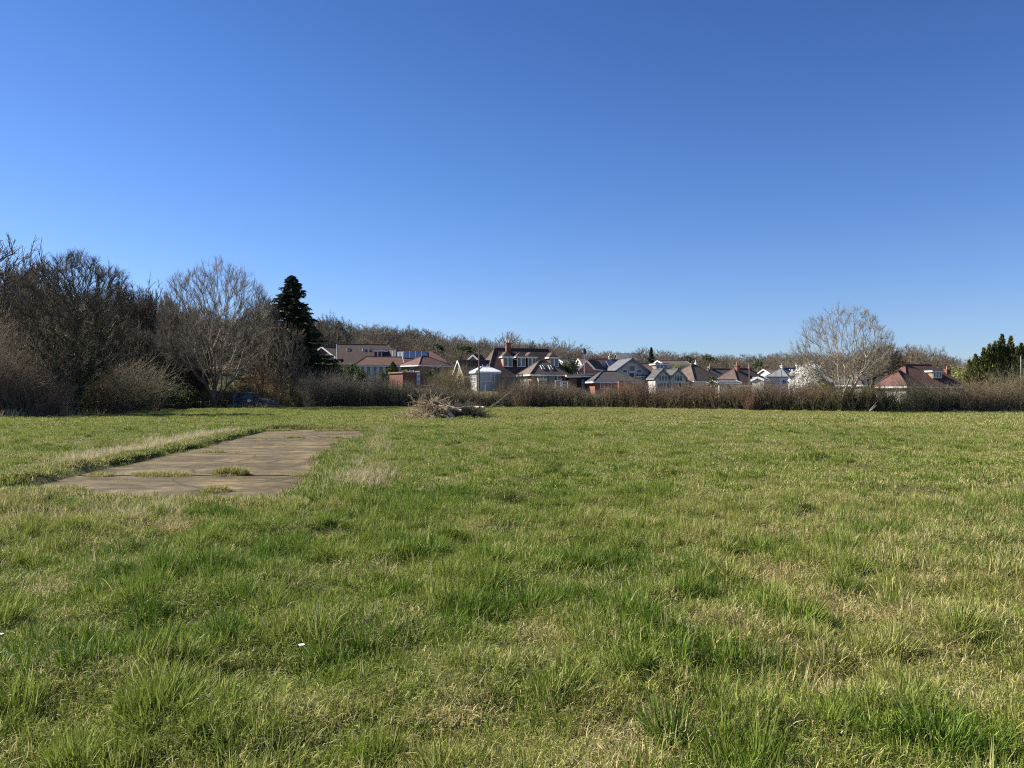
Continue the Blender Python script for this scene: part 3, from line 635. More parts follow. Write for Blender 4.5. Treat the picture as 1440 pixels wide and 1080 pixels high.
class House:
    """a house with its ridge along local x and its front looking along -y"""
    def __init__(s, name, label, px, d, W, D, pe, pr, yaw=20, hip=(0, 0), wall='render', roof='roof_brown', over=0.3, cat='house', trim='white', base=None, barge=True, group=None):
        s.px, s.d, s.W, s.D = px, d, W, D
        gz = height(X(px, d), d, False).item() - 0.4 if base is None else base
        yr = R(yaw)
        s.wh = Z(pe, d - D / 2 * math.cos(yr)) - gz; s.rh = Z(pr, d) - gz - s.wh
        s.root = empty(name, (X(px, d), d, gz), yr, label, cat, group)
        s.hip, s.over, s.t = hip, over, 0.14
        hw, hd = W / 2, D / 2; wh, rh = s.wh, s.rh
        mb = MB(); zt = wh + rh - 0.02
        # walls: a box, with gable triangles where an end has no hip
        pts = [(-hw, -hd, 0), (hw, -hd, 0), (hw, hd, 0), (-hw, hd, 0), (-hw, -hd, wh), (hw, -hd, wh), (hw, hd, wh), (-hw, hd, wh)]
        fs = [(0, 1, 5, 4), (2, 3, 7, 6)]
        for side, (a, b_, c_, d_) in ((0, (3, 0, 4, 7)), (1, (1, 2, 6, 5))):
            if hip[side] <= 0:
                pts.append(((-hw, hw)[side], 0, zt)); k = len(pts) - 1
                fs.append((a, b_, c_, k, d_))
            else: fs.append((a, b_, c_, d_))
        mb.solid(pts, fs); mb.build('wall', M[wall], s.root)
        if rh > 0.15: s.make_roof('roof', roof, trim, barge)
    def make_roof(s, name, roof, trim, barge):
        W, D, hip, o, t = s.W, s.D, s.hip, s.over, s.t
        hw, hd, wh, rh = W / 2, D / 2, s.wh, s.rh
        ze = wh - o * rh / hd
        xl = -hw - o; xr = hw + o
        rl = -hw + hip[0] if hip[0] > 0 else xl; rr = hw - hip[1] if hip[1] > 0 else xr
        top = [(xl, -hd - o, ze + t), (xr, -hd - o, ze + t), (xr, hd + o, ze + t), (xl, hd + o, ze + t), (rl, 0, wh + rh + t), (rr, 0, wh + rh + t)]
        bot = [(x, y, z - t) for x, y, z in top]
        F = [(0, 1, 5, 4), (2, 3, 4, 5), (6, 10, 11, 7), (8, 11, 10, 9), (0, 6, 7, 1), (2, 8, 9, 3)]
        F += [(3, 0, 4), (9, 10, 6), (3, 9, 6, 0)] if hip[0] > 0 else [(0, 4, 10, 6), (4, 3, 9, 10)]
        F += [(1, 2, 5), (7, 11, 8), (1, 7, 8, 2)] if hip[1] > 0 else [(1, 7, 11, 5), (5, 11, 8, 2)]
        mb = MB(); mb.solid(top + bot, F); s.roof = mb.build('roof', M[roof], s.root)
        rg = MB(); rg.bar((rl, 0, wh + rh + t + .01), (rr, 0, wh + rh + t + .01), 0.09, n=6)
        for side, (xe, xr_) in enumerate(((xl, rl), (xr, rr))):
            if hip[side] > 0:
                for sy in (-1, 1): rg.bar((xe, sy * (hd + o), ze + t + .01), (xr_, 0, wh + rh + t + .01), 0.075, n=6)
        rg.build('ridge_tiles', M[roof], s.roof)
        for sy in (-1, 1):
            MB().box(xl, xr, sy * (hd + o) - .05 if sy > 0 else -(hd + o) - .09, (hd + o) + .09 if sy > 0 else -(hd + o) + .05, ze - .12, ze + .08).build('gutter', M[trim], s.root)
        for side in (0, 1):
            if hip[side] > 0:
                x = (xl, xr)[side]; sg = (-1, 1)[side]
                MB().box(min(x, x + sg * .09), max(x, x + sg * .09), -(hd + o) + .05, hd + o - .05, ze - .12, ze + .08).build('gutter', M[trim], s.root)
        if barge:
            for side in (0, 1):
                if hip[side] <= 0:
                    bb = MB(); x = (xl - .03, xr + .03)[side]
                    for sy in (-1, 1):
                        a = Vector((x, sy * (hd + o), ze + .02)); c = Vector((x, 0, wh + rh + .02)); dv = (c - a) / 2; nv = Vector((0, -dv.z, dv.y)).normalized() * 0.13
                        bb.obox((a + c) / 2, (0.025, 0, 0), dv, nv)
                    bb.build('bargeboard', M[trim], s.root)
    def face(s, f):
        hw, hd = s.W / 2, s.D / 2
        return {'front': ((0, -hd), (1, 0), (0, -1)), 'back': ((0, hd), (-1, 0), (0, 1)), 'left': ((-hw, 0), (0, -1), (-1, 0)), 'right': ((hw, 0), (0, 1), (1, 0))}[f]
    def window(s, f, u, z, w_, h, nv=2, nh=1, frame='white', glass='glass', name='window', fr=0.07):
        """u along the wall (right positive seen from outside), z = sill height"""
        c, r, n = s.face(f); r = Vector((*r, 0)); n = Vector((*n, 0)); up = Vector((0, 0, 1))
        o = Vector((*c, 0)) + r * u + up * (z + h / 2)
        mb = MB()
        for k in (-1, 1):
            mb.obox(o + r * k * (w_ / 2 - fr / 2) + n * .03, r * fr / 2, n * .05, up * h / 2)
            mb.obox(o + up * k * (h / 2 - fr / 2) + n * .03, r * (w_ / 2 - fr), n * .05, up * fr / 2)
        for k in range(1, nv): mb.obox(o + r * (-w_ / 2 + w_ * k / nv) + n * .03, r * .035, n * .042, up * (h / 2 - fr))
        for k in range(1, nh): mb.obox(o + up * (-h / 2 + h * k / nh) + n * .03, r * (w_ / 2 - fr), n * .038, up * .03)
        a = mb.build(name, M[frame], s.root)
        MB().obox(o + n * .012, r * (w_ / 2 - .02), n * .008, up * (h / 2 - .02)).build('pane', M[glass], a)
        return a
    def on_roof(s, u, t, back=False):
        """point on the front (or back) roof slope, t = 0 at the wall line, 1 at the ridge"""
        hd = s.D / 2; sg = 1 if back else -1
        return Vector((u, sg * hd * (1 - t), s.wh + t * s.rh + s.t))
    def slab_on_roof(s, u, t, w_, l, name, mat_, lift=0.06, pane=None, grid=(1, 1)):
        hd = s.D / 2; sv = slopev(s.rh, hd); nv = Vector((0, -sv.z, sv.y)); r = Vector((1, 0, 0))
        c = s.on_roof(u, t) + nv * lift
        a = MB().obox(c, r * w_ / 2, sv * l / 2, nv * .05).build(name, M[mat_], s.root)
        if pane:
            m2 = MB(); gx_, gy_ = grid
            for i in range(gx_):
                for j in range(gy_):
                    cc = c + r * (-w_ / 2 + w_ * (i + .5) / gx_) + sv * (-l / 2 + l * (j + .5) / gy_) + nv * .056
                    m2.obox(cc, r * (w_ / gx_ / 2 - .035), sv * (l / gy_ / 2 - .035), nv * .008)
            m2.build('pane' if pane != 'solar' else 'solar_cells', M[pane], a)
        return a
    def skylight(s, u, t, w_=0.8, l=1.1, frame='lead', pane='glass'): return s.slab_on_roof(u, t, w_, l, 'skylight', frame, 0.05, pane)
    def chimney(s, u, y, w_, dd, top, pots=2, m='brick', pot='pot'):
        z0 = s.wh + s.rh * (1 - abs(y) / (s.D / 2)) - 0.8; zt = s.wh + s.rh + top
        mb = MB(); mb.box(u - w_ / 2, u + w_ / 2, y - dd / 2, y + dd / 2, z0, zt - .18); mb.box(u - w_ / 2 - .06, u + w_ / 2 + .06, y - dd / 2 - .06, y + dd / 2 + .06, zt - .18, zt)
        c = mb.build('chimney', M[m], s.root)
        for k in range(pots):
            x = u + (k - (pots - 1) / 2) * w_ / max(pots, 1) * .9
            p = MB(); p.bar((x, y, zt), (x, y, zt + .42), .12, .09, 10); p.bar((x, y, zt + .42), (x, y, zt + .48), .11, .11, 10); p.build('chimney_pot', M[pot], c)
        return c
    def dormer(s, u, w_, zb, h, kind='hip', cheek='hang', roof='roof_brown', front='white', rise=0.7, t0=0.1, trim='white', ww=None, wcols=2, deep=None):
        """a dormer whose front wall stands where the slope passes zb; window fills the front"""
        hd = s.D / 2; y0 = -hd * (1 - t0)
        ze = zb + h
        def y_at(z): return -hd * (1 - min((z - s.t - s.wh) / s.rh, .98))
        yb = y_at(ze); hw = w_ / 2
        mb = MB()
        zf = s.wh + t0 * s.rh - .1
        mb.solid([(u - hw, y0, zf), (u + hw, y0, zf), (u + hw, yb + .2, ze), (u - hw, yb + .2, ze), (u - hw, y0, ze), (u + hw, y0, ze)], [(0, 1, 5, 4), (0, 4, 3), (1, 2, 5), (4, 5, 2, 3)])
        dm = mb.build('dormer', M[cheek], s.root)
        o = .18; r = MB(); z1 = ze + .02
        if kind == 'flat':
            r.box(u - hw - o, u + hw + o, y0 - o, yb + .4, z1, z1 + .14)
            r.build('dormer_roof', M['lead'], dm)
        elif kind == 'gable':
            yr_ = y_at(ze + rise) + .2
            r.solid([(u - hw - o, y0 - o, z1), (u, y0 - o, z1 + rise), (u + hw + o, y0 - o, z1), (u - hw - o, yb + .2, z1), (u, yr_, z1 + rise), (u + hw + o, yb + .2, z1)], [(0, 1, 4, 3), (1, 2, 5, 4), (0, 2, 1), (0, 3, 5, 2)])
            r.build('dormer_roof', M[roof], dm)
        else:
            yr_ = y_at(ze + rise) + .2; yh = y0 - o + min(hw + o, 0.9)
            r.solid([(u - hw - o, y0 - o, z1), (u + hw + o, y0 - o, z1), (u, yh, z1 + rise), (u - hw - o, yb + .2, z1), (u, max(yr_, yh + .1), z1 + rise), (u + hw + o, yb + .2, z1)], [(0, 1, 2), (0, 2, 4, 3), (1, 5, 4, 2), (0, 3, 5, 1)])
            r.build('dormer_roof', M[roof], dm)
        f = MB(); f.box(u - hw - o, u + hw + o, y0 - o - .03, y0 - o + .03, z1 - .14, z1 + .04)
        f.box(u - hw - o - .03, u - hw - o + .03, y0 - o + .03, yb, z1 - .14, z1 + .04); f.box(u + hw + o - .03, u + hw + o + .03, y0 - o + .03, yb, z1 - .14, z1 + .04)
        f.build('dormer_fascia', M[trim], dm)
        ww = ww or w_ - .1; wz0, wz1 = zb + .05, ze - .05
        m = MB(); m.box(u - ww / 2, u + ww / 2, y0 - .06, y0 - .003, wz0, wz1, 0)
        for k in range(wcols):
            a, b_ = u - ww / 2 + ww * k / wcols + .09, u - ww / 2 + ww * (k + 1) / wcols - .09
            m.box(a, b_, y0 - .066, y0 - .02, wz0 + .1, wz1 - .1, 1)
        m.build('window', [M[front], M['glass']], dm)
        return dm
    def post_part(s, name, m, mb): return mb.build(name, M[m], s.root)

# -- left group on the slope
h = House('bungalow', 'long brown roofed bungalow with three small skylights, highest at the left end of the row', 519, 137, 10.6, 9.5, 510, 485.5, 12, (0.0, 2.0), 'render', 'roof_brown')
for u, t in ((-3.6, .68), (-.9, .66), (0.2, .66), (2.6, .62)): h.skylight(u, t, .6, .8, 'white' if u in (-3.6, -.9) else 'lead')
h.window('left', 0, 1.2, 1.6, 1.1)
h = House('bungalow', 'small grey brown gabled roof peeping out behind the long brown bungalow', 468, 146, 5.0, 7.0, 503, 489, 55, (0, 0), 'roof_tan', 'roof_tan')
h.window('left', 0, 1.4, 1.3, 1.0)
h = House('bungalow', 'low red tiled bungalow with a row of narrow white framed windows', 531, 126, 7.4, 6.0, 513.5, 503, 14, (1.8, 0.0), 'white', 'roof_red')
for k in range(6): h.window('front', -2.6 + k * .98, h.wh - 1.75, .62, 1.6, 1, 1, 'white')
h.window('left', 0.4, h.wh - 1.5, 1.2, 1.1)
h = House('house', 'house with a grey hipped roof and a box dormer above the low red bungalow', 548, 133, 4.8, 5.5, 505, 492.5, -18, (1.2, 1.2), 'render', 'roof_grey')
h.dormer(-1.0, 1.6, h.wh + .35, 1.1, 'flat', 'hang', t0=.12)
h = House('bungalow', 'red tiled bungalow with blue solar panels on its roof and bare brick walls', 589, 133, 8.4, 6.2, 507, 494.5, 8, (0.0, 2.4), 'brick_pale', 'roof_red')
h.slab_on_roof(-0.6, .50, 4.0, 2.7, 'solar_array', 'alu', .09, 'solar', (4, 2))
for u in (-3.5, -2.9): h.skylight(u, .5, .42, 2.2, 'white', 'glass_pale')
h = House('brick_extension', 'brick extension with a red hipped roof whose corner points at the field', 597, 124, 5.6, 5.2, 513, 502.5, 42, (2.2, 2.2), 'brick_pale', 'roof_red', .35)
h.window('left', 0.6, h.wh - 1.5, 1.1, 1.1); h.window('front', 0.4, h.wh - 1.5, 1.4, 1.1)

h = House('garage', 'flat roofed brick garage with a grey side door just behind the wire fence', 571, 117, 3.6, 3.6, 525, 524.5, 42, (0, 0), 'brick', cat='garage')
h.post_part('roof', 'brick_pale', MB().box(-1.95, 1.95, -1.95, 1.95, h.wh + .003, h.wh + .18))
h.window('front', 1.0, .4, .85, 1.9, 1, 3, 'lead', 'glass_pale', 'door')

# -- main house with dormers
E = House('dormer_house', 'large brown tiled house with four white windowed dormers and a tall chimney', 731, 124, 12.9, 8.4, 526, 491.5, 18, (2.2, 1.6), 'brick_pale', 'roof_brown', .35)
for u, w_ in ((-3.05, 1.55), (-.85, 1.5), (0.95, 1.5), (4.7, 1.6)): E.dormer(u, w_, E.wh + 1.12, 1.55, 'hip', 'hang' if u > -3 else 'brick_pink', 'roof_brown', rise=.85, t0=.24)
E.chimney(-2.2, -0.7, .75, .6, 1.0, 2, 'brick', 'pot_pale')
for u in (-4.6, -2.4, 0.2): E.window('front', u, .9, 1.5, 1.2)
h = House('gabled_wing', 'lower gabled wing with white bargeboards at the left end of the dormer house', 668, 120, 5.2, 4.6, 527.5, 508, 24, (0, 0), 'brick_pale', 'roof_brown', .3)
h.window('left', .1, 1.0, 1.3, 1.2); h.window('left', .1, 3.1, .8, .8, 1)
h = House('small_gable', 'little white edged gable half hidden by the telegraph pole', 671, 127, 2.2, 2.6, 508.5, 500, 60, (0, 0), 'brick_pink', 'roof_brown', .2)
# conservatory
h = House('conservatory', 'white framed conservatory with a pale hipped roof behind the telegraph pole', 682, 114, 3.5, 2.9, 523, 517, 20, (1.2, 1.2), 'render', 'white', .18, 'conservatory')
h.window('front', 0, h.wh - 1.45, 3.2, 1.3, 5, 1, 'white', 'glass_pale'); h.window('left', 0, h.wh - 1.45, 2.5, 1.3, 3, 2, 'white', 'glass_pale')
for u in (-.35, .35): h.post_part('roof_finial', 'white', MB().bar((u, 0, h.wh + h.rh + .1), (u, 0, h.wh + h.rh + .5), .06, .02, 8))
# hipped extension
h = House('bungalow', 'tan hipped roof bungalow with two pairs of skylights in front of the dormer house', 763, 115, 5.6, 4.6, 525, 508.5, 22, (2.3, 2.6), 'brick_pale', 'roof_tan', .35)
for u in (-.75, -.35, .55, .95): h.skylight(u, .42, .26, 1.0, 'white', 'glass')
h.window('front', -1.2, h.wh - 1.2, 1.5, 1.0, 3); h.window('front', .45, h.wh - 1.3, 1.3, 1.15, 1, 1, 'dark'); h.window('front', 1.9, h.wh - 1.35, 1.2, 1.2, 2)
h.window('left', .6, h.wh - 1.7, .5, 1.6, 1); h.window('left', -.5, h.wh - 1.7, .5, 1.6, 1)
s_ = House('garden_shed', 'small cream painted shed with a dark vent below the skylight bungalow', 762.5, 110.5, 1.2, 1.0, 533.2, 532.6, 4, (0, 0), 'cream', cat='shed')
s_.post_part('roof', 'cream', MB().box(-.68, .68, -.58, .58, s_.wh + .003, s_.wh + .1)); s_.window('front', -.38, s_.wh - .62, .16, .3, 1, 1, 'dark')
# flat roofed extension with sloping pale fascia
h = House('flat_roof_extension', 'flat roofed extension with a pale timber fascia and a glazed white door', 820, 116, 6.0, 5.0, 528.5, 528, 10, (0, 0), 'dark', cat='extension')
rb = MB(); rb.obox((0, -.15, h.wh + .20), (3.35, 0, .22), (0, 2.95, 0), (0, 0, .15)); h.post_part('roof', 'fascia_wood', rb)
h.post_part('fascia_strip', 'white', MB().obox((-1.2, -3.14, h.wh - .14), (2.1, 0, .06), (0, .03, 0), (0, 0, .09)))
h.post_part('brick_pier', 'brick', MB().box(-2.7, -1.7, -2.62, -2.503, 0, h.wh - .35))
h.window('front', -.35, .5, 1.1, h.wh - 1.1, 2, 1, 'white', 'glass_pale', 'door'); h.window('front', 1.7, h.wh - 1.3, 1.6, .8, 2)
h = House('gable_house', 'pink red gable with white bargeboards above the flat roofed extension', 834, 126, 6.0, 2.3, 518.5, 508.5, 66, (0, 0), 'brick_pink', 'roof_red', .22)
h = House('house', 'red roofed house carrying solar panels left of the big glazed gable', 856, 131, 6.6, 6.6, 524, 507, 12, (0, 0), 'brick_pale', 'roof_red')
h.slab_on_roof(.6, .5, 2.6, 2.9, 'solar_array', 'lead', .09, 'solar', (3, 2)); h.slab_on_roof(-1.7, .55, 1.2, 1.6, 'solar_array', 'lead', .09, 'solar', (2, 1))
h.chimney(0.2, 0, .3, .3, .75, 1, 'render', 'pot_pale')
# glazed gable
h = House('glazed_gable_house', 'white gabled house whose whole gable end is glazed', 879, 124, 8.0, 6.4, 526.5, 506.5, 97, (0, 0), 'render', 'roof_slate', .4, trim='lead')
for u, z, w_, hh, n_ in ((-.05, 1.0, .95, 1.75, 1), (-1.15, 1.0, .9, 1.5, 1), (1.05, 1.0, .9, 1.5, 1), (.0, 2.9, 1.05, 1.0, 1), (-1.1, 2.65, .85, .6, 1), (1.1, 2.65, .85, .6, 1)):
    h.window('left', u, h.wh - 1.55 + (z - 1.0), w_, hh, n_, 1, 'white', 'glass', 'window', .09)
h = House('bungalow', 'dark grey hipped roof bungalow in front of the glazed gable', 857, 113, 6.6, 5.0, 535.5, 523.5, 16, (2.2, 2.2), 'brick', 'roof_grey', .4)
h.window('front', -1.6, h.wh - 1.15, 1.8, .9, 3); h.window('front', 1.6, h.wh - 1.15, .9, .9)
h = House('bungalow', 'brown roof bungalow with a wide box dormer right of the glazed gable', 914, 124, 6.8, 6.4, 528, 512.5, 14, (1.6, 1.6), 'render', 'roof_tan')
h.dormer(.9, 2.0, h.wh + .85, .95, 'flat', 'brick_pale', t0=.22, wcols=3)
for px, lb in ((925, 'left one of two small matching grey gables with glazing in the gable'), (946, 'right one of two small matching grey gables with glazing in the gable')):
    g2 = House('grey_gable', lb, px, 117, 5.0, 2.3, 531.5, 520.5, 97, (0, 0), 'render', 'roof_grey', .16, trim='lead')
    g2.window('left', 0, g2.wh - .55, 1.35, .95, 3); g2.window('left', 0, g2.wh - 1.75, 2.0, 1.0, 4)
h = House('bungalow', 'hipped bungalow with a lit tan left slope and a white flue pipe', 975, 120, 6.4, 6.4, 534.5, 514.5, 34, (2.6, 2.8), 'white', 'roof_tan', .35)
h.chimney(.8, .2, .28, .28, .5, 1, 'white', 'pot_pale'); h.window('front', .4, h.wh - 1.2, 1.4, 1.0)
h = House('bungalow', 'low grey roofed bungalow with white end boards beside the lit hipped bungalow', 1007, 124, 6.8, 6.0, 536, 520, 24, (1.8, 0), 'render', 'roof_grey')
h.chimney(-1.2, 0, .5, .5, .5, 1, 'brick_pale')
h = House('outbuilding', 'low white walled outbuilding with a shallow grey roof left of the twin chimneys', 1018, 112, 3.0, 3.0, 538.5, 535.5, 12, (0, 0), 'render', 'roof_slate', cat='outbuilding')
h.window('front', 0, h.wh - 1.0, .9, .7)
h = House('bungalow', 'brown bungalow with a pair of tall brown chimneys', 1040, 118, 6.8, 6.6, 540.5, 519.5, 28, (2.2, 1.4), 'brick_pale', 'roof_brown')
h.chimney(-.9, -.4, .55, .6, .6, 1, 'brick'); h.chimney(2.0, 0, .5, .5, .3, 1, 'brick'); h.window('front', 0, h.wh - 1.1, 1.4, .9)
h = House('bungalow', 'flat roofed white bungalow with a grey wall and dark windows left of the blossom', 1084, 110, 3.4, 3.4, 531, 530.6, 14, (0, 0), 'white', cat='house')
h.post_part('roof', 'lead', MB().box(-1.85, 1.85, -1.85, 1.85, h.wh + .003, h.wh + .15)); h.window('front', 1.0, h.wh - .95, .7, .7); h.post_part('wall_cladding', 'render', MB().box(-1.5, .3, -1.75, -1.703, .3, h.wh - .1))
h = House('outbuilding', 'white gabled outbuilding standing left of the flat roofed white bungalow', 1069, 106, 1.5, 1.6, 534.5, 531, 50, (0, 0), 'render', 'roof_slate', .12, cat='outbuilding')
h = House('house', 'grey slate roofed house showing only its roof left of the blossom tree', 1108, 132, 6.0, 6.0, 533, 519, 30, (1.4, 1.4), 'render', 'roof_slate')
h.chimney(-1.4, 0, .5, .5, .6, 1, 'render')
h = House('gable_house', 'brown brick gable with bright white bargeboards below the blossom tree', 1156, 100, 3.0, 2.7, 536.5, 526.5, 64, (0, 0), 'brick', 'roof_brown', .25)
h = House('bungalow', 'grey tiled bungalow seen through the bare field tree', 1212, 112, 7.2, 6.0, 540.5, 524.5, 26, (2.6, 2.0), 'render', 'roof_grey')
h.window('front', 0, h.wh - 1.2, 1.6, .9)
h = House('bungalow', 'red brown bungalow with a long ridge, a white dormer and two chimneys at the right', 1292, 110, 9.2, 6.8, 541.5, 514.2, 12, (2.4, 2.6), 'brick_pale', 'roof_red', .35)
h.dormer(.9, 1.55, h.wh + .95, 1.0, 'flat', 'brick_pale', t0=.26, wcols=3); h.chimney(-2.2, .1, .4, .5, .25, 1, 'brick'); h.chimney(3.5, -1.4, .62, .6, -.55, 1, 'brick')
h = House('hipped_wing', 'low hipped wing with a pale wall joined to the front of the red brown bungalow', 1264, 104.5, 3.6, 4.6, 541.8, 523, 30, (1.5, 1.4), 'render', 'roof_red', .3)
# far and half hidden
h = House('barn', 'big pale grey barn roof far away on the skyline', 884, 250, 8.0, 9.0, 507, 498, 6, (0, 0), 'roof_grey', 'roof_slate', cat='barn', trim='lead')
for i, (px, d, pe, pr, yw, rf, lb) in enumerate((
        (803, 175, 512, 506, 30, 'roof_grey', 'distant white house with a grey roof right of the dormer house'),
        (815, 165, 519, 512, -12, 'roof_brown', 'distant brown roofed house below the white one'),
        (836, 160, 511, 505, 8, 'roof_red', 'distant red roof between the pole and the solar panels'),
        (944, 170, 513, 508, 20, 'roof_tan', 'distant tan roofed house behind the twin gables'),
        (1092, 180, 526, 520, 15, 'roof_tan', 'distant tan roofed house half hidden behind the grey slate roof'))):
    h = House('far_house', lb, px, d, 6.4, 5.6, pe, pr, yw, (0, 0), 'render', rf); h.window('front', -1.4, h.wh - 1.5, 1.3, 1.1); h.window('front', 1.4, h.wh - 1.5, 1.3, 1.1)
h = House('house', 'dark roofed house almost hidden behind the leaning branches at the left', 246, 103, 8.0, 7.0, 520, 492, 25, (2.0, 2.0), 'brick', 'roof_brown')
h.window('front', -1.5, 1.6, 1.4, 1.2); h.window('front', 1.5, 1.6, 1.4, 1.2)

# ---------------------------------------------------------------- fences, poles, gate, car
def gz(x, y): return height(x, y, False).item()
def pole(name, px, d, ptop, label, r=.13, extra=None, m='pole', cat='pole'):
    b0 = gz(X(px, d), d); r_ = empty(name, (X(px, d), d, b0 - .2), 0, label, cat); t = Z(ptop, d) - b0 + .2
    MB().bar((0, 0, 0), (0, 0, t), r, r * .75, 10).build('post', M[m], r_)
    if extra: extra(r_, t)
    return r_
def cap_lamp(r_, t): MB().bar((0, 0, t - .05), (0, 0, t + .55), .2, .26, 10).bar((0, 0, t + .55), (0, 0, t + .85), .26, .06, 10).build('pole_top', M['dark'], r_)
def insul(r_, t):
    MB().box(-.5, .5, -.05, .05, t - .5, t - .4).build('cross_arm', M['pole'], r_)
pole('telegraph_pole', 673.5, 95, 492, 'tall brown telegraph pole standing in front of the white conservatory', .12)
pole('flue_pole', 822, 118, 497, 'slim pale pole with a dark top beside the pink red gable', .11, cap_lamp, 'galv')
pole('telegraph_pole', 1054, 108, 503, 'thin grey telegraph pole right of the twin chimneys', .10, insul)
pole('telegraph_pole', 1436, 84, 501, 'grey pole at the right edge in front of the cypress', .09, None, 'galv')
for px, lb in ((1091, 'short pale post left of the blossom tree, nearer the flat roofed bungalow'), (1099, 'short pale post left of the blossom tree, nearer the blossom')): pole('garden_post', px, 112, 521, lb, .08, None, 'galv', 'post')
pole('garden_post', 682.5, 99, 541, 'short white post with a bracket in the hedge below the conservatory', .05, lambda r_, t: MB().box(-.05, .42, -.03, .03, t - .06, t).build('bracket', M['white'], r_), 'white', 'post')

def wire_fence(pxa, pxb, d, pt, name, label, step=2.6):
    a = Vector((X(pxa, d), d, 0)); L = X(pxb, d) - a.x; b0 = gz(a.x + L / 2, d); top = Z(pt, d) - b0
    r_ = empty(name, (a.x, d, b0), 0, label, 'fence'); n_ = int(L / step)
    for k in range(n_ + 1): MB().box(k * step - .035, k * step + .035, -.035, .035, -.5, top + .06).build('fence_post', M['galv'], r_)
    w_ = MB()
    for f in (1.0, .72, .44): w_.bar((0, -.045, top * f), (n_ * step, -.045, top * f), .022, n=5)
    w_.build('wire', M['galv'], r_)
wire_fence(471, 668, 96, 537, 'wire_fence', 'thin wire fence with grey posts along the top of the hedge below the garage')
def board_fence(pxa, pxb, d, pt, pb, name, label, m='timber', bw=.16, gap=.03, post=True):
    xa, xb = X(pxa, d), X(pxb, d); L = xb - xa; b0 = gz((xa + xb) / 2, d); b0 = min(b0, Z(pb, d)); top = Z(pt, d) - b0
    r_ = empty(name, (xa, d, b0), 0, label, 'fence'); mb = MB(); n_ = int(L / (bw + gap))
    rr = random.Random(int(pxa))
    for k in range(n_): mb.box(k * (bw + gap), k * (bw + gap) + bw, -.012, .012, 0, top - rr.uniform(0, .06))
    mb.build('boards', M[m], r_)
    mb = MB()
    for f in (.25, .8): mb.box(0, L, .013, .07, top * f - .04, top * f + .04)
    mb.build('rail', M[m], r_)
    k = 0.0
    while k <= L: MB().box(k - .05, k + .05, .071, .16, -.4, top + .05).build('fence_post', M[m], r_); k += 1.85
board_fence(699, 737, 112, 525.5, 540, 'board_fence', 'upright weathered board fence between the conservatory and the skylight bungalow')
board_fence(744, 803, 108.5, 535, 546, 'board_fence', 'lower weathered board fence under the skylight bungalow windows')
# white trellis frames on that fence
def trellis(px, d, pt, w_, h_, lb):
    r_ = empty('garden_trellis', (X(px, d), d, Z(pt, d) - h_), R(8), lb, 'trellis'); m = MB()
    for k in (-1, 1): m.box(k * w_ / 2 - .05, k * w_ / 2 + .05, -.05, .05, -1.2, h_); 
    for f in (0.0, 1.0): m.box(-w_ / 2 + .05, w_ / 2 - .05, -.045, .045, h_ * f - .1, h_ * f)
    m.build('frame', M['white'], r_); MB().box(-w_ / 2 + .05, w_ / 2 - .05, -.012, .012, h_ * .45, h_ * .52).build('middle_rail', M['white'], r_)
trellis(785, 108, 534.5, .8, .8, 'white upright garden frame on the lower board fence, next to the cream shed')
trellis(794.5, 108, 536, .75, .45, 'white low garden frame on the lower board fence, next to the flat roofed extension')
h = House('brick_wall', 'short red brick garden wall right of the flat roofed garage', 627, 114, 2.2, .25, 527.5, 527.4, 6, (0, 0), 'brick', cat='wall')
h.post_part('coping', 'brick_pale', MB().box(-1.14, 1.14, -.17, .17, h.wh + .003, h.wh + .07))
h = House('brick_wall', 'low pink brick wall between the dark hipped bungalow and the hedge', 878, 108, 1.8, .25, 536.2, 536.1, 10, (0, 0), 'brick_pink', cat='wall')
h.post_part('coping', 'brick_pale', MB().box(-.95, .95, -.17, .17, h.wh + .003, h.wh + .07))

# field gate
gx0, gx1, gd = X(331, 85.2), X(389, 85.2), 85.2
gw = gx1 - gx0
gr = empty('field_gate', (gx0, gd, gz(gx0, gd)), 0, 'galvanised metal bar gate in front of the parked car', 'gate')
mb = MB()
for zz in (.14, .31, .48, .67, .88, 1.12): mb.bar((0, 0, zz), (gw, 0, zz), .016, n=8)
mb.build('bars', M['gate_steel'], gr)
for k in (0.0, .25, .5, .75, 1.0): MB().bar((gw * k, -.005, .10), (gw * k, -.005, 1.15), .02, n=8).build('upright', M['gate_steel'], gr)
MB().bar((0.05, .04, .16), (gw * .5, .04, 1.08), .012, n=6).build('brace', M['gate_steel'], gr)
for nm, x_, lb in (('gate_post', -0.18, 'wooden gate post at the rear end of the parked car'), ('gate_post', gw + .18, 'wooden gate post at the bonnet end of the parked car')):
    p = empty(nm, (gx0 + x_, gd, 0), 0, lb, 'post'); MB().bar((0, 0, -.3), (0, 0, 1.25), .09, .085, 10).build('post', M['pole'], p); MB().bar((0, 0, 1.25), (0, 0, 1.3), .085, .04, 10).build('post_top', M['pole'], p)
nb = MB().box(-.17, .17, -.012, .012, -.14, .14); n_o = nb.build('gate_notice', M['white']); n_o.location = (X(350.5, 85.2), gd - .06, .86); n_o.rotation_euler = (0, R(6), 0)
tag(n_o, 'small plain white notice hung on the metal field gate', 'notice')

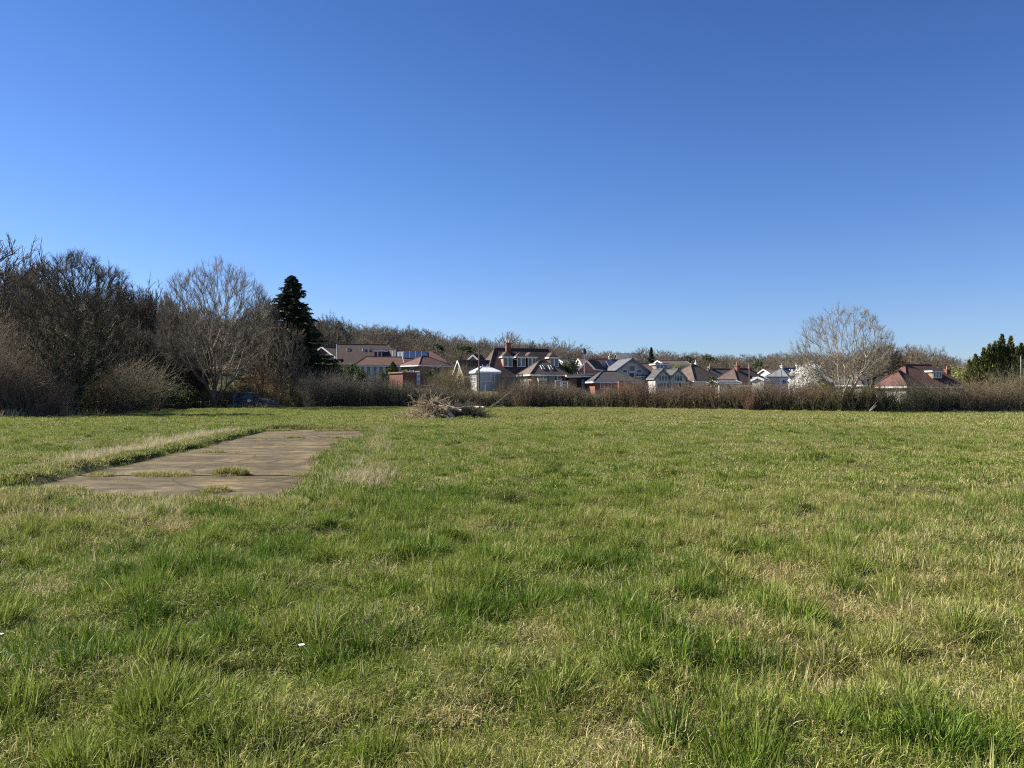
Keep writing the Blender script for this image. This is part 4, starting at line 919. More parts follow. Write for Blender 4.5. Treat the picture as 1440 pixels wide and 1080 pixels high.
def car(px, d, label):
    r_ = empty('parked_car', (X(px, d), d, gz(X(px, d), d) + .06), R(-6), label, 'car')
    # side outline, rear at -x, bonnet at +x
    low = [(-2.2, .42), (-2.24, .75), (-2.2, 1.02), (-1.0, 1.06), (.75, 1.02), (1.35, .98), (2.05, .88), (2.25, .72), (2.27, .42)]
    def ring(outline, ys):
        return [[(x, y, z) for x, z in outline] for y in ys]
    def loft(name, outline, prof, m, parent):
        """closed outline swept across the width; prof = (y, inset) rows"""
        mb = MB(); n_ = len(outline); cx = sum(p[0] for p in outline) / n_; cz = sum(p[1] for p in outline) / n_
        pts = []
        for y, k in prof: pts += [(cx + (x - cx) * (1 - k * .03), y, cz + (z - cz) * (1 - k * .10)) for x, z in outline]
        fs = []
        for i in range(len(prof) - 1):
            for j in range(n_): a = i * n_ + j; b_ = i * n_ + (j + 1) % n_; fs.append((a, b_, b_ + n_, a + n_))
        fs.append(tuple(range(n_))); fs.append(tuple(reversed(range((len(prof) - 1) * n_, len(prof) * n_))))
        mb.solid(pts, fs); return mb.build(name, m, parent)
    body = loft('body', low, [(-.92, .9), (-.86, 0), (.86, 0), (.92, .9)], M['car'], r_)
    def cab(sc_, y): return
    top = [(-2.12, 1.0), (-1.95, 1.5), (-1.7, 1.66), (-.2, 1.70), (.25, 1.62), (.98, 1.0)]
    mb = MB(); n_ = len(top); pts = []
    for y, k in ((-.84, 0), (.84, 0)):
        for x, z in top: pts.append((x, y * (1 - .2 * (z - 1.0)), z))
    mb.solid(pts, [(0, 1, 2, 3, 4, 5)[::-1], (6, 7, 8, 9, 10, 11)] + [(j, j + 1, j + 7, j + 6) for j in range(5)])
    mb.build('cabin', M['car'], r_)
    for sy in (-1, 1):
        for q in ([(-1.92, 1.1), (-1.78, 1.52), (-1.0, 1.57), (-1.0, 1.1)], [(-.92, 1.1), (-.92, 1.57), (-.2, 1.59), (-.2, 1.1)], [(-.12, 1.1), (-.12, 1.58), (.18, 1.53), (.78, 1.1)]):
            m2 = MB(); m2.poly([(x, sy * (.84 * (1 - .2 * (z - 1.0)) + .006), z) for x, z in q]).build('side_window', M['glass'], r_)
    MB().poly([(.33, -.66, 1.555), (.95, -.80, 1.035), (.95, .80, 1.035), (.33, .66, 1.555)]).build('windscreen', M['glass'], r_).location = (.012, 0, .01)
    for x in (-1.4, 1.42):
        for sy in (-1, 1):
            wv = MB(); wv.bar((x, sy * .74, .36), (x, sy * .94, .36), .36, n=20); t = wv.build('wheel', M['tyre'], r_)
            hb = MB(); hb.bar((x, sy * .941, .36), (x, sy * .955, .36), .2, .17, 14); hb.build('rim', M['galv'], t)
    for sy in (-.7, .7):
        MB().box(2.2, 2.275, sy - .16, sy + .16, .68, .8).build('headlight', M['lamp'], r_)
        MB().box(-2.255, -2.19, sy - .12, sy + .12, .85, 1.12).build('tail_light', M['rear'], r_)
    MB().box(-.9, .9, -.62, -.58, 1.72, 1.76).box(-.9, .9, .58, .62, 1.72, 1.76).build('roof_rail', M['galv'], r_)
    MB().box(.55, .72, -1.03, -.85, 1.02, 1.18).build('wing_mirror', M['car'], r_)
    MB().box(-2.33, -2.2, -.85, .85, .42, .62).build('bumper', M['dark'], r_)
car(354, 87.3, 'dark four wheel drive car parked behind the metal field gate')
# ---------------------------------------------------------------- trees and shrubs
def norm(a):
    l = math.sqrt(a[0] * a[0] + a[1] * a[1] + a[2] * a[2]) or 1e-6
    return (a[0] / l, a[1] / l, a[2] / l)

def grow(seed, base, env, n, bf=.7, shell=.5, tip=.010, expo=2.3, twigs=4, tl=.55, trunk=(), down=.6, sub=2, lump=.15, kink=.035, zmin=0, twr=.32):
    """bare tree: points spread through a rounded crown are joined to the trunk one after another, each to the branch that
    reaches it by the shortest way (bf weighs the whole way down to the root), limbs thicken with what they carry, and fine twigs
    fan out at the ends. env = list of (x, y, z, rx, ry, rz_up, rz_down). rows x0 y0 z0 x1 y1 z1 r0 r1 radius_class"""
    rng = np.random.default_rng(seed)
    P = []
    for ex, ey, ez, rx, ry, ru, rd in env:
        m = max(8, int(n * rx * ry * (ru + rd) / sum(e[3] * e[4] * (e[5] + e[6]) for e in env)))
        v = rng.normal(0, 1, (m, 3)); v /= np.linalg.norm(v, axis=1, keepdims=True)
        r = rng.uniform(0, 1, m) ** (1 / 3.0); r = np.where(rng.uniform(0, 1, m) < shell, 1 - .18 * rng.uniform(0, 1, m) ** 1.5, r)
        az = np.arctan2(v[:, 1], v[:, 0]); f = rng.uniform(0, 6.28, 4)
        lm = 1 + lump * (.5 * np.sin(3 * az + f[0]) + .4 * np.sin(5 * az + 3 * v[:, 2] + f[1]) + .5 * np.sin(7 * v[:, 2] + 2 * az + f[2]))
        v = v * (r * lm)[:, None]
        P.append(np.column_stack([ex + v[:, 0] * rx, ey + v[:, 1] * ry, ez + np.where(v[:, 2] > 0, v[:, 2] * ru, v[:, 2] * rd)]))
    P = np.concatenate(P); P = P[P[:, 2] > (zmin or base * .7)]
    pts = [np.array([0, 0, -.3])]; par = [-1]
    if trunk:
        for st in trunk:                               # each a polyline that starts at the root
            pr = 0
            for q in st: pts.append(np.array(q, float)); par.append(pr); pr = len(pts) - 1
    else:
        for k in range(1, 5): pts.append(np.array([rng.normal(0, .05), rng.normal(0, .05), base * k / 4])); par.append(k - 1)
    pts = np.array(pts); k0 = len(pts); allp = np.concatenate([pts, P]); N = len(allp)
    plen = np.zeros(N)
    for i in range(1, k0): plen[i] = plen[par[i]] + np.linalg.norm(pts[i] - pts[par[i]])
    parent = np.full(N, -1); parent[:k0] = par
    free = np.ones(N, bool); free[:k0] = False
    best = np.full(N, 1e9); bp_ = np.zeros(N, int); 
    def upd(j):
        dv = allp - allp[j]; ds = np.sqrt((dv * dv).sum(1)); c = ds + bf * plen[j] + down * np.maximum(0, -dv[:, 2])
        k = free & (c < best); best[k] = c[k]; bp_[k] = j
    for j in range(1, k0): upd(j)
    order = list(range(k0))
    for _ in range(N - k0):
        i = int(np.argmin(np.where(free, best, 1e9))); free[i] = False; parent[i] = bp_[i]
        plen[i] = plen[parent[i]] + np.linalg.norm(allp[i] - allp[parent[i]]); order.append(i); upd(i)
    acc = np.zeros(N); nch = np.zeros(N, int)
    for i in reversed(order):
        if nch[i] == 0: acc[i] = tip ** expo
        if parent[i] >= 0: acc[parent[i]] += acc[i]; nch[parent[i]] += 1
    rad = acc ** (1 / expo)
    e = np.array([i for i in order if parent[i] >= 0]); pe = parent[e]
    a, b = allp[pe], allp[e]; L = np.linalg.norm(b - a, axis=1, keepdims=True)
    r0 = np.minimum(rad[pe], rad[e] * 1.6 + .004); r1 = rad[e]
    rows = []
    mdl = (a + b) / 2 + rng.normal(0, kink, a.shape) * L        # a small bend in each length
    mdl[:, 2] -= .04 * L[:, 0]
    rows.append(np.column_stack([a, mdl, r0, (r0 + r1) / 2, r1])); rows.append(np.column_stack([mdl, b, (r0 + r1) / 2, r1, r1]))
    # twigs on thin wood
    thin = r1 < tip * 3.2; ta, tb = a[thin], b[thin]; td = (tb - ta) / np.maximum(np.linalg.norm(tb - ta, axis=1, keepdims=True), 1e-6)
    zc = env[0][2]
    for _ in range(twigs):
        o = rng.uniform(.2, 1, (len(ta), 1)); s0 = ta + (tb - ta) * o
        out = s0 - np.array([0, 0, zc * .6]); out /= np.maximum(np.linalg.norm(out, axis=1, keepdims=True), 1e-6)
        d = td * .7 + out * .6 + np.array([0, 0, .18]) + rng.normal(0, twr, td.shape); d /= np.linalg.norm(d, axis=1, keepdims=True)
        ln = tl * rng.uniform(.5, 1.15, (len(ta), 1)); q = s0 + d * ln * .55; d2 = d + rng.normal(0, .22, d.shape) + np.array([0, 0, .12]); q2 = q + d2 * ln * .45
        t1 = np.full(len(ta), tip * .8); t2 = np.full(len(ta), tip * .62)
        rows.append(np.column_stack([s0, q, t1, t2, t2])); rows.append(np.column_stack([q, q2, t2, t2 * .7, t2]))
        for _ in range(sub):
            d3 = d + rng.normal(0, .38, d.shape); d3 /= np.linalg.norm(d3, axis=1, keepdims=True); o = rng.uniform(.2, 1, (len(ta), 1)); s1 = s0 + (q - s0) * o
            rows.append(np.column_stack([s1, s1 + d3 * ln * .5, t2, t2 * .7, t2]))
    return np.concatenate(rows)

def tree_meshes(nm, sk, bark, twig, rsplit=.05, sides=3):
    big_ = sk[:, 8] > rsplit
    return segs_mesh(nm + '_trunk', sk[big_][:, :8], bark, 7), segs_mesh(nm + '_crown', sk[~big_][:, :8], twig, sides)

def plant_tree(name, meshes, px, d, label, group=None, scale=1.0, rz=0.0, cat='tree', z=None, names=('trunk', 'crown'), sxy=None):
    x = X(px, d); b0 = gz(x, d) if z is None else z
    r_ = empty(name, (x, d, b0 - .05), rz, label, cat, group)
    r_.scale = (sxy or scale, sxy or scale, scale)
    for nm, me in zip(names, meshes): link(nm, me, r_)
    return r_

NR = np.random.default_rng(5)
def bush(bases, H, lean, rng, nseg=4, ntwig=5, r=.010, tw=.32, wob=.16, up=.05, tlen=3):
    """shrub stems rising from bases (n,3) with heights H and starting directions lean (n,3); twigs along them"""
    n = len(bases); p = bases.copy(); d = lean / np.linalg.norm(lean, axis=1, keepdims=True); S = []
    seg = (H / nseg)[:, None]
    for k in range(nseg):
        d = d + rng.normal(0, wob, (n, 3)); d[:, 2] += up; d /= np.linalg.norm(d, axis=1, keepdims=True)
        q = p + d * seg
        ra, rb = r * (1 - .7 * k / nseg) * np.ones(n), r * (1 - .7 * (k + 1) / nseg) * np.ones(n)
        S.append(np.column_stack([p, q, ra, rb]))
        for _ in range(ntwig):
            o = rng.uniform(0, 1, (n, 1)); s0 = p + (q - p) * o
            td = d * .9 + rng.normal(0, .42, (n, 3)); td /= np.linalg.norm(td, axis=1, keepdims=True)
            L = (tw * H * rng.uniform(.35, 1.0, n))[:, None] / tlen
            a = s0
            for j in range(tlen):
                td = td + rng.normal(0, .2, (n, 3)); td /= np.linalg.norm(td, axis=1, keepdims=True)
                b_ = a + td * L; rr = r * .55 * (1 - .25 * j)
                S.append(np.column_stack([a, b_, np.full(n, rr), np.full(n, rr * .75)])); a = b_
        p = q
    return np.concatenate(S)

def shrub(name, label, px, d, wid, H, m, n=160, seed=1, depth=None, r=.010, ntwig=4, leaf=None, nleaf=0, leaf_h=.5, cat='shrub', group=None, spread=.35, tw=.34, dome=True, lsize=.06, tilt=(0, 0), wob=.16):
    """a bushy shrub: mesh of stems and twigs, with an optional leaf part"""
    rng = np.random.default_rng(seed); depth = depth or wid * .7
    bx = rng.uniform(-1, 1, n); by = rng.uniform(-1, 1, n)
    x0, y0 = X(px, d), d
    pb = np.column_stack([bx * wid * .42, by * depth * .42, np.zeros(n)])
    pb[:, 2] = height(x0 + pb[:, 0], y0 + pb[:, 1], False) - gz(x0, y0) - .05
    h = H * rng.uniform(.6, 1.1, n) * (np.sqrt(np.clip(1.08 - bx ** 2, .12, 1)) if dome else 1)
    ln = np.column_stack([bx * spread + rng.normal(0, .22, n) + tilt[0], by * spread * .7 + rng.normal(0, .22, n) + tilt[1], np.ones(n)])
    r_ = empty(name, (x0, y0, gz(x0, y0)), 0, label, cat, group)
    sg = bush(pb, h, ln, rng, 4, ntwig, r, tw, wob)
    link('stems', segs_mesh('stems', sg, M[m], 3), r_)
    if nleaf:
        k = rng.integers(0, len(sg), nleaf * 2); c = sg[k, 3:6] + rng.normal(0, .08, (nleaf * 2, 3)); c = c[c[:, 2] < H * leaf_h * rng.uniform(.5, 1.3, len(c))][:nleaf]
        link('leaves', leaves_mesh('leaves', c, lsize, M[leaf], rng), r_)
    return r_

def leafy(name, label, px, d, wid, H, m, n=2500, seed=1, depth=None, size=.10, z0=0.0, cat='shrub', group=None, lumps=14, box=False, z=None):
    """an evergreen bush: many leaves gathered in clumps on a few stems"""
    rng = np.random.default_rng(seed); depth = depth or wid * .8
    x0 = X(px, d); b0 = gz(x0, d) if z is None else z
    r_ = empty(name, (x0, d, b0), 0, label, cat, group)
    if box:
        c = np.column_stack([rng.uniform(-.5, .5, n) * wid, rng.uniform(-.5, .5, n) * depth, z0 + (H - z0) * rng.uniform(0, 1, n) ** .6]) + rng.normal(0, .06, (n, 3))
        lc = c[rng.integers(0, n, lumps)]
    else:
        t = rng.uniform(0, 6.283, lumps); u = rng.uniform(-.2, 1, lumps); rr = np.sqrt(np.clip(1 - u * u, 0, 1)) * rng.uniform(.35, .85, lumps)
        lc = np.column_stack([np.cos(t) * rr * wid / 2, np.sin(t) * rr * depth / 2, z0 + (H - z0) * (.45 + .42 * u)])
        k = rng.integers(0, lumps, n); v = rng.normal(0, 1, (n, 3)); v /= np.linalg.norm(v, axis=1, keepdims=True)
        c = lc[k] + v * (rng.uniform(.55, 1.05, n) * rng.uniform(.8, 1.2, lumps)[k])[:, None] * np.array([wid, depth, (H - z0) * .9]) * .24
        c = c[c[:, 2] > 0]
    st = [(0, 0, -.2, *p, .06, .02) for p in lc]
    link('stems', segs_mesh('stems', st, M['bark_dark'], 5), r_)
    link('foliage', leaves_mesh('foliage', c, size, M[m], rng), r_)
    return r_

# -- hedge along the far side of the field, in the stretches one can tell apart
def hedge(name, label, pxa, pxb, top, m, per_m, seed, thick=1.3, leaf=None, nleaf=0, r=.015, wild=.2, cat='hedge', cut=False, ntwig=4, tops=None):
    rng = np.random.default_rng(seed)
    xa = X(pxa, np.interp(pxa, [p[0] for p in HEDGE_PATH], [p[1] for p in HEDGE_PATH])); xb = X(pxb, np.interp(pxb, [p[0] for p in HEDGE_PATH], [p[1] for p in HEDGE_PATH]))
    n = int((xb - xa) * per_m); x = rng.uniform(xa, xb, n); y = hedge_y(x) + .9 + rng.normal(0, thick * .42, n)
    zb = height(x, y, False)
    var = .72 + .32 * vnoise(x, y * 0, 2.2, seed) + .22 * (vnoise(x, y * 0, .7, seed + 1) - .5)
    tp = np.interp(x, [X(p, dd) for p, _, dd in tops], [Z(q, dd) for _, q, dd in tops]) if tops else np.full(n, top)
    H = tp * var * rng.uniform(.60, 1.18, n)
    r_ = empty(name, (xa, hedge_y(xa), 0), 0, label, cat)
    pb = np.column_stack([x - xa, y - hedge_y(xa), zb - .05])
    ln = np.column_stack([rng.normal(0, wild, n), rng.normal(0, wild, n) + (.15 * rng.uniform(-1, .6, n)), np.ones(n)])
    sg = bush(pb, H, ln, rng, 4, ntwig, r, .34, .15, .05, 2)
    link('stems', segs_mesh('stems', sg, M[m], 3), r_)
    if leaf:
        k = rng.integers(0, len(sg), nleaf * 3); c = sg[k, 3:6] + rng.normal(0, .1, (nleaf * 3, 3)); c = c[c[:, 2] < top * rng.uniform(.1, .62, len(c))][:nleaf]
        link('leaves', leaves_mesh('leaves', c, .085, M[leaf], rng), r_)
    return r_
hedge('hedge', 'grey brown bare hedge between the parked car and the branch heap, with taller thin shoots', 428, 640, 2.9, 'scrub', 95, 31, 1.6, 'ivy', 9000, tops=[(428, 524, 87), (520, 528, 88), (580, 538, 88), (640, 541, 88)])
hedge('hedge', 'brown bare hedge stretch behind the branch heap, below the conservatory and board fence', 640, 850, 2.7, 'hedge', 95, 32, 1.5, 'ivy', 6000, tops=[(640, 541, 88), (700, 543, 89), (740, 538, 89), (800, 545, 87), (850, 545, 85)])
hedge('hedge', 'reddish brown bare hedge stretch under the glazed gable and twin grey gables', 850, 1010, 2.6, 'hedge_red', 105, 33, 1.4, 'ivy', 5500, tops=[(850, 545, 84), (900, 541, 82), (960, 541, 79), (1010, 543, 76)])
hedge('hedge', 'dark brown trimmed hedge stretch running below the white blossom tree', 1010, 1160, 2.2, 'hedge', 115, 34, 1.3, 'ivy', 5500, tops=[(1010, 541, 76), (1070, 543, 73), (1160, 543, 70)])
hedge('hedge', 'olive brown hedge stretch at the foot of the pale bare field tree', 1160, 1262, 2.2, 'hedge_olive', 115, 35, 1.3, 'ivy', 3500, tops=[(1160, 543, 70), (1262, 543, 68.5)])
for i, (px, d, wd, H, m, lf, nl, lb) in enumerate((
        (446, 100, 5.0, 3.6, 'scrub', 'ivy', 700, 'grey bare shrub on the bank below the dark garden evergreens, nearest the spruce'),
        (486, 101, 5.0, 2.9, 'hedge', 'ivy', 500, 'brown bare shrub on the bank below the long brown bungalow'),
        (524, 101, 4.6, 2.5, 'scrub', 'ivy', 500, 'low grey bare shrub on the bank below the narrow white framed windows'),
        (1285, 69.5, 3.6, 2.9, 'hedge_olive', 'ivy', 500, 'olive grey dome shaped shrub in front of the red brown bungalow dormer'),
        (1318, 69.5, 3.2, 2.6, 'hedge', 'ivy', 1200, 'olive shrub with low dark leaves below the bungalow chimney'),
        (1345, 69, 2.6, 2.2, 'scrub', 'ivy', 2200, 'dark ivy filled shrub between the olive shrub and the reddish shrub'),
        (1372, 68.5, 3.8, 2.8, 'hedge_red', None, 0, 'tall reddish twiggy shrub left of the biggest right hand shrub'),
        (1405, 68, 3.0, 2.7, 'hedge', 'ivy', 600, 'brown shrub below the dark cypress'),
        (1430, 69, 4.2, 4.0, 'hedge_olive', 'ivy', 1300, 'biggest brown green shrub at the right edge below the cypress'),
        (1490, 68, 4.2, 3.6, 'hedge', 'ivy', 800, 'brown shrub just cut by the right edge'),
        (1057, 73.5, 1.0, 2.3, 'bramble', 'beech_leaf', 260, 'slim tan sapling with russet leaves standing out of the dark hedge'),
        (745, 88, 4.0, 3.2, 'hedge_red', None, 0, 'tall reddish shrub rising above the hedge in front of the board fence'),
        (640, 100, 4.0, 4.6, 'hedge_olive', 'ivy', 300, 'pale grey green bare shrub left of the gabled wing'),
        (622, 104, 3.0, 3.4, 'hedge_red', None, 0, 'bare shrub in front of the short red brick garden wall'),
        (975, 80, 4.0, 2.7, 'hedge_red', None, 0, 'reddish shrub rising above the hedge below the lit hipped bungalow'))):
    shrub('shrub', lb, px, d, wd, H, m, int(75 * wd), 50 + i, r=.014, leaf=lf, nleaf=nl, leaf_h=.7)

# -- scrub at the left edge of the field
for i, (px, d, wd, H, m, n, lf, nl, lb) in enumerate((
        (8, 56, 6.5, 7.6, 'scrub', 330, 'ivy', 600, 'tall grey tangled thicket at the far left edge of the field'),
        (52, 61, 5.0, 6.8, 'scrub', 260, 'ivy', 900, 'grey tangled thicket left of the ivy covered tree'),
        (30, 54, 5.0, 3.8, 'bramble', 260, None, 0, 'reddish bramble tangle at the foot of the far left thicket'),
        (78, 57, 2.4, 3.2, 'straw_twig', 50, None, 0, 'pale dry stems leaning in front of the ivy covered tree'),
        (146, 63, 4.2, 4.2, 'bark_mid', 190, 'ivy', 2000, 'dense grey scrub right of the ivy covered tree'),
        (178, 67, 4.4, 4.6, 'scrub', 190, 'ivy', 2600, 'ivy filled brown scrub between the ivy covered tree and the dark evergreens'),
        (-60, 54, 6.5, 7.0, 'scrub', 300, 'ivy', 600, 'grey thicket cut by the left edge'))):
    shrub('thicket', lb, px, d, wd, H, m, n, 70 + i, r=.016, leaf=lf, nleaf=nl, leaf_h=.75, cat='thicket', spread=.45, ntwig=5, lsize=.09, wob=.22, dome=px not in (146, 178))
for i, (px, d, wd, H, m, n, lf, nl, lb) in enumerate((
        (330, 94, 5.0, 4.1, 'bramble', 260, 'bramble_leaf', 900, 'brown bramble bank behind the rear of the parked car'),
        (372, 95, 5.6, 4.9, 'bramble', 300, 'bramble_leaf', 1300, 'tall brown bramble bank behind the bonnet of the parked car'),
        (410, 92, 4.6, 4.0, 'hedge_olive', 240, 'bramble_leaf', 700, 'olive brown bramble bank right of the gate'),
        (292, 91, 3.4, 1.5, 'scrub', 90, 'ivy', 600, 'low dark scrub left of the gate around the big tree foot'))):
    shrub('bramble_bank', lb, px, d, wd, H, m, n, 90 + i, r=.013, leaf=lf, nleaf=nl, leaf_h=1.2, cat='brambles', spread=.6, ntwig=5, lsize=.10, wob=.28)
leafy('evergreen_bush', 'dark evergreen undergrowth between the scrub and the big bare tree', 222, 77, 4.4, 2.9, 'ivy', 3200, 101, size=.12)
leafy('evergreen_bush', 'low dark evergreen undergrowth at the left foot of the big bare tree', 262, 83, 4.4, 2.0, 'ivy', 2400, 102, size=.11)
leafy('evergreen_bush', 'taller dark evergreen behind the leaning branches', 205, 84, 3.6, 5.0, 'ivy', 3200, 103, size=.13)
leafy('green_bush', 'light green bush seen between the thin dark stems', 240, 92, 4.2, 3.4, 'lime_leaf', 1600, 104, size=.10)
leafy('clipped_hedge', 'sunlit yellow green clipped hedge beyond the dark scrub', 203, 112, 5.4, Z(488.5, 112) - gz(X(203, 112), 112), 'lime_leaf', 2600, 105, 1.4, .10, Z(501, 112) - gz(X(203, 112), 112), 'hedge', box=True)
leafy('clipped_hedge', 'russet clipped beech hedge below the yellow green clipped hedge', 196, 109, 5.0, Z(499, 109) - gz(X(196, 109), 109), 'beech_leaf', 2200, 106, 1.2, .10, 0.3, 'hedge', box=True)
leafy('gorse_bush', 'yellow green bush shining behind the bramble bank', 387, 99, 2.6, 4.9, 'lime_leaf', 1100, 107, size=.09, z0=2.8)
# garden evergreens
for i, (px, d, wd, pt, m, sz, lb) in enumerate((
        (448, 112, 4.0, 505, 'laurel', .13, 'dark garden evergreen at the foot of the tall spruce'),
        (470, 118, 4.6, 507, 'ivy', .13, 'dark garden evergreen below the white end of the long brown bungalow'),
        (492, 116, 3.8, 511, 'ivy', .12, 'dark garden evergreen in front of the long brown bungalow'),
        (505, 112, 2.6, 520, 'ivy', .11, 'low dark evergreen left of the narrow white framed windows'),
        (536, 112, 2.2, 522, 'ivy', .11, 'low dark evergreen under the narrow white framed windows'),
        (568, 121, 2.6, 519, 'lime_leaf', .09, 'light green bush above the flat roofed garage'),
        (606, 112, 3.0, 521, 'laurel', .11, 'rounded evergreen right of the garage door'),
        (616, 109, 2.4, 527, 'laurel', .11, 'smaller dark green bush below the rounded evergreen'),
        (1002, 108, 2.2, 531, 'laurel', .10, 'dark evergreen bush between the lit hipped bungalow and the white outbuilding'),
        (1148, 94, 5.4, 540.5, 'ivy', .11, 'long dark evergreen bush along the hedge top under the blossom tree'),
        (1347, 118, 4.6, 515, 'lime_leaf', .13, 'bright yellow green bush between the red brown bungalow and the cypress'),
        (805, 160, 4.0, 507, 'spruce', .16, 'dark evergreen beside the distant white house'),
        (792, 150, 3.0, 510, 'ivy', .15, 'dark evergreen just right of the dormer house roof'),
        (952, 148, 2.6, 512, 'lime_leaf', .13, 'yellow green bush behind the twin grey gables'))):
    leafy('garden_bush', lb, px, d, wd, Z(pt, d) - gz(X(px, d), d), m, 1500, 120 + i, size=sz, cat='bush')
for i, (px, d, wd, pt, m, lb) in enumerate((
        (968, 240, 7.0, 502, 'laurel', 'wide dark green tree in the far wood behind the twin grey gables'),
        (996, 250, 7.5, 500, 'ivy', 'wide dark green tree in the far wood above the lit hipped bungalow'),
        (1068, 230, 6.0, 508, 'ivy', 'dark green tree in the far wood right of the grey telegraph pole'),
        (655, 225, 6.5, 487, 'ivy', 'dark green tree in the wood on the ridge above the gabled wing'),
        (610, 230, 6.0, 484, 'laurel', 'dark green tree in the wood on the ridge right of the solar panels'),
        (748, 215, 6.0, 489, 'laurel', 'dark green tree in the wood behind the dormer house ridge'))):
    leafy('evergreen_tree', lb, px, d, wd, Z(pt, d) - gz(X(px, d), d), m, 1600, 160 + i, size=.30, cat='tree', z0=2.0)
# small column shaped evergreen in front of the brick extension
def column(px, d, wd, pt, lb, m='ivy', n=2000, seed=3):
    rng = np.random.default_rng(seed); x0 = X(px, d); b0 = gz(x0, d); H = Z(pt, d) - b0
    r_ = empty('column_evergreen', (x0, d, b0), 0, lb, 'tree'); t = rng.uniform(0, 1, n); a = rng.uniform(0, 6.283, n)
    rr = wd / 2 * np.clip(np.minimum(1, (1.02 - t) * 3.2), 0, 1) * rng.uniform(.55, 1.08, n) * (1 + .15 * np.sin(3 * a + 5 * t))
    c = np.column_stack([np.cos(a) * rr, np.sin(a) * rr, t * H])
    link('trunk', segs_mesh('trunk', [(0, 0, -.2, 0, 0, H * .9, .09, .02)], M['bark_dark'], 6), r_)
    link('crown', leaves_mesh('crown', c, .13, M[m], rng), r_)
column(552.5, 119, 1.7, 509, 'dark column shaped evergreen in front of the red tiled roofs')
column(612, 118, .9, 517, 'thin dark evergreen at the shaded side of the brick extension', seed=4)

# -- the big trees
sk = grow(7, 2.4, [(0.2, 0, 9.3, 6.2, 5.6, 6.9, 6.2)], 1500, .75, .55, .0115, 2.0, 5, .95, lump=.08, zmin=4.2,
          trunk=[[(0, 0, .5), (.02, 0, 1.4), (.05, .05, 2.3), (.4, .1, 3.6), (.7, .1, 5.2), (.8, -.2, 7), (1.3, -.3, 9)], [(0.05, 0, .7), (-.35, 0, 1.6), (-.9, -.1, 2.7), (-1.3, 0, 4.2), (-2, -.3, 6), (-2.4, -.3, 8)], [(.1, -.1, .6), (.6, 0, 1.6), (1.3, .1, 2.6), (2.3, .2, 3.6), (3.4, 0, 5.0), (4.2, 0, 6.4)], [(0, .1, 1.2), (-.15, .2, 2.6), (-.1, .3, 4.5), (-.4, 0, 6.5), (-.3, -.4, 9)]])
big = tree_meshes('big', sk, M['bark_dark'], M['bark_grey'], .075)
plant_tree('bare_tree', big, 302, 85, 'big domed bare tree with several low limbs, left of the gate', scale=(Z(364, 85)) / np.percentile(sk[:, 5], 99.8))
sk = grow(21, 2.2, [(-.1, 0, 8.0, 3.5, 3.4, 4.6, 5.6)], 1500, .7, .5, .0115, 2.1, 5, .75, lump=.08,
          trunk=[[(0, 0, .6), (0, 0, 2.2), (.08, .05, 4.0), (.0, .1, 6.0)], [(0, 0, .6), (-.35, 0, 1.3), (-1.0, .1, 2.8), (-1.3, 0, 4.4)], [(0, 0, 1.4), (.5, 0, 2.8), (1.3, 0, 4.6)]])
ivt = tree_meshes('ivytree', sk, M['bark_dark'], M['bark_dark'], .045)
r_ = plant_tree('ivy_clad_tree', ivt, 107, 58.5, 'dark bare tree with an ivy covered trunk at the scrub edge', scale=Z(352, 58.5) / np.percentile(sk[:, 5], 99.8), sxy=1.2)
rng = np.random.default_rng(8); low = sk[(sk[:, 8] > .035) & (sk[:, 2] < 8.0)]
w_ = low[:, 6] * np.linalg.norm(low[:, 3:6] - low[:, :3], axis=1); k = rng.choice(len(low), 3600, p=w_ / w_.sum()); f = rng.uniform(0, 1, (3600, 1))
c = low[k, :3] * (1 - f) + low[k, 3:6] * f; v = rng.normal(0, 1, (3600, 3)); v /= np.linalg.norm(v, axis=1, keepdims=True); c = c + v * (low[k, 6:7] + rng.uniform(.03, .28, (3600, 1)))
link('ivy', leaves_mesh('ivy', c, .10, M['ivy'], rng), r_)
# pale multi-stemmed tree in the hedge at the right
sk = grow(4, 1.2, [(-.1, 0, 5.3, 4.2, 3.6, 4.1, 2.9)], 1050, .72, .6, .0082, 2.0, 4, .55, kink=.03, lump=.08, zmin=2.9, twr=.40,
          trunk=[[(-.25, 0, .6), (-.42, 0, 2.2), (-.6, 0, 4.2), (-.7, 0, 6.4)], [(.3, 0, .6), (.6, 0, 2.0), (.85, 0, 4.0), (.8, .1, 6.2)], [(0, .1, .8), (.1, .2, 2.6), (.1, .1, 4.6)], [(-.3, 0, .8), (-1.0, 0, 2.3), (-1.9, 0, 3.6), (-2.9, 0, 4.6)], [(.35, 0, 1.2), (1.1, -.1, 2.8), (1.9, 0, 4.4)]])
pale = tree_meshes('pale', sk, M['bark_pale'], M['twig_pale'], .03)
plant_tree('bare_tree', pale, 1188, 70, 'pale many stemmed bare tree standing alone in the hedge at the right', scale=Z(427, 70) / np.percentile(sk[:, 5], 99.8))
sk = grow(14, 1.6, [(-.1, 0, 4.6, 2.2, 2.0, 1.6, 1.6), (1.2, 0, 4.6, 1.6, 1.5, 1.3, 1.2)], 900, .45, .3, .011, 2.2, 3, .5, kink=.12, trunk=[[(-.1, 0, .8), (-.35, 0, 1.6), (-.8, 0, 2.6), (-.9, 0, 3.4)], [(-.1, 0, .8), (-.35, 0, 1.6), (-.2, .1, 2.9), (.5, .1, 3.8)]])
plant_tree('crooked_tree', tree_meshes('crook', sk, M['bark_dark'], M['bark_mid'], .04), 1232, 76, 'small dark crooked tree just right of the pale many stemmed tree', scale=Z(478, 76) / np.percentile(sk[:, 5], 99.8))

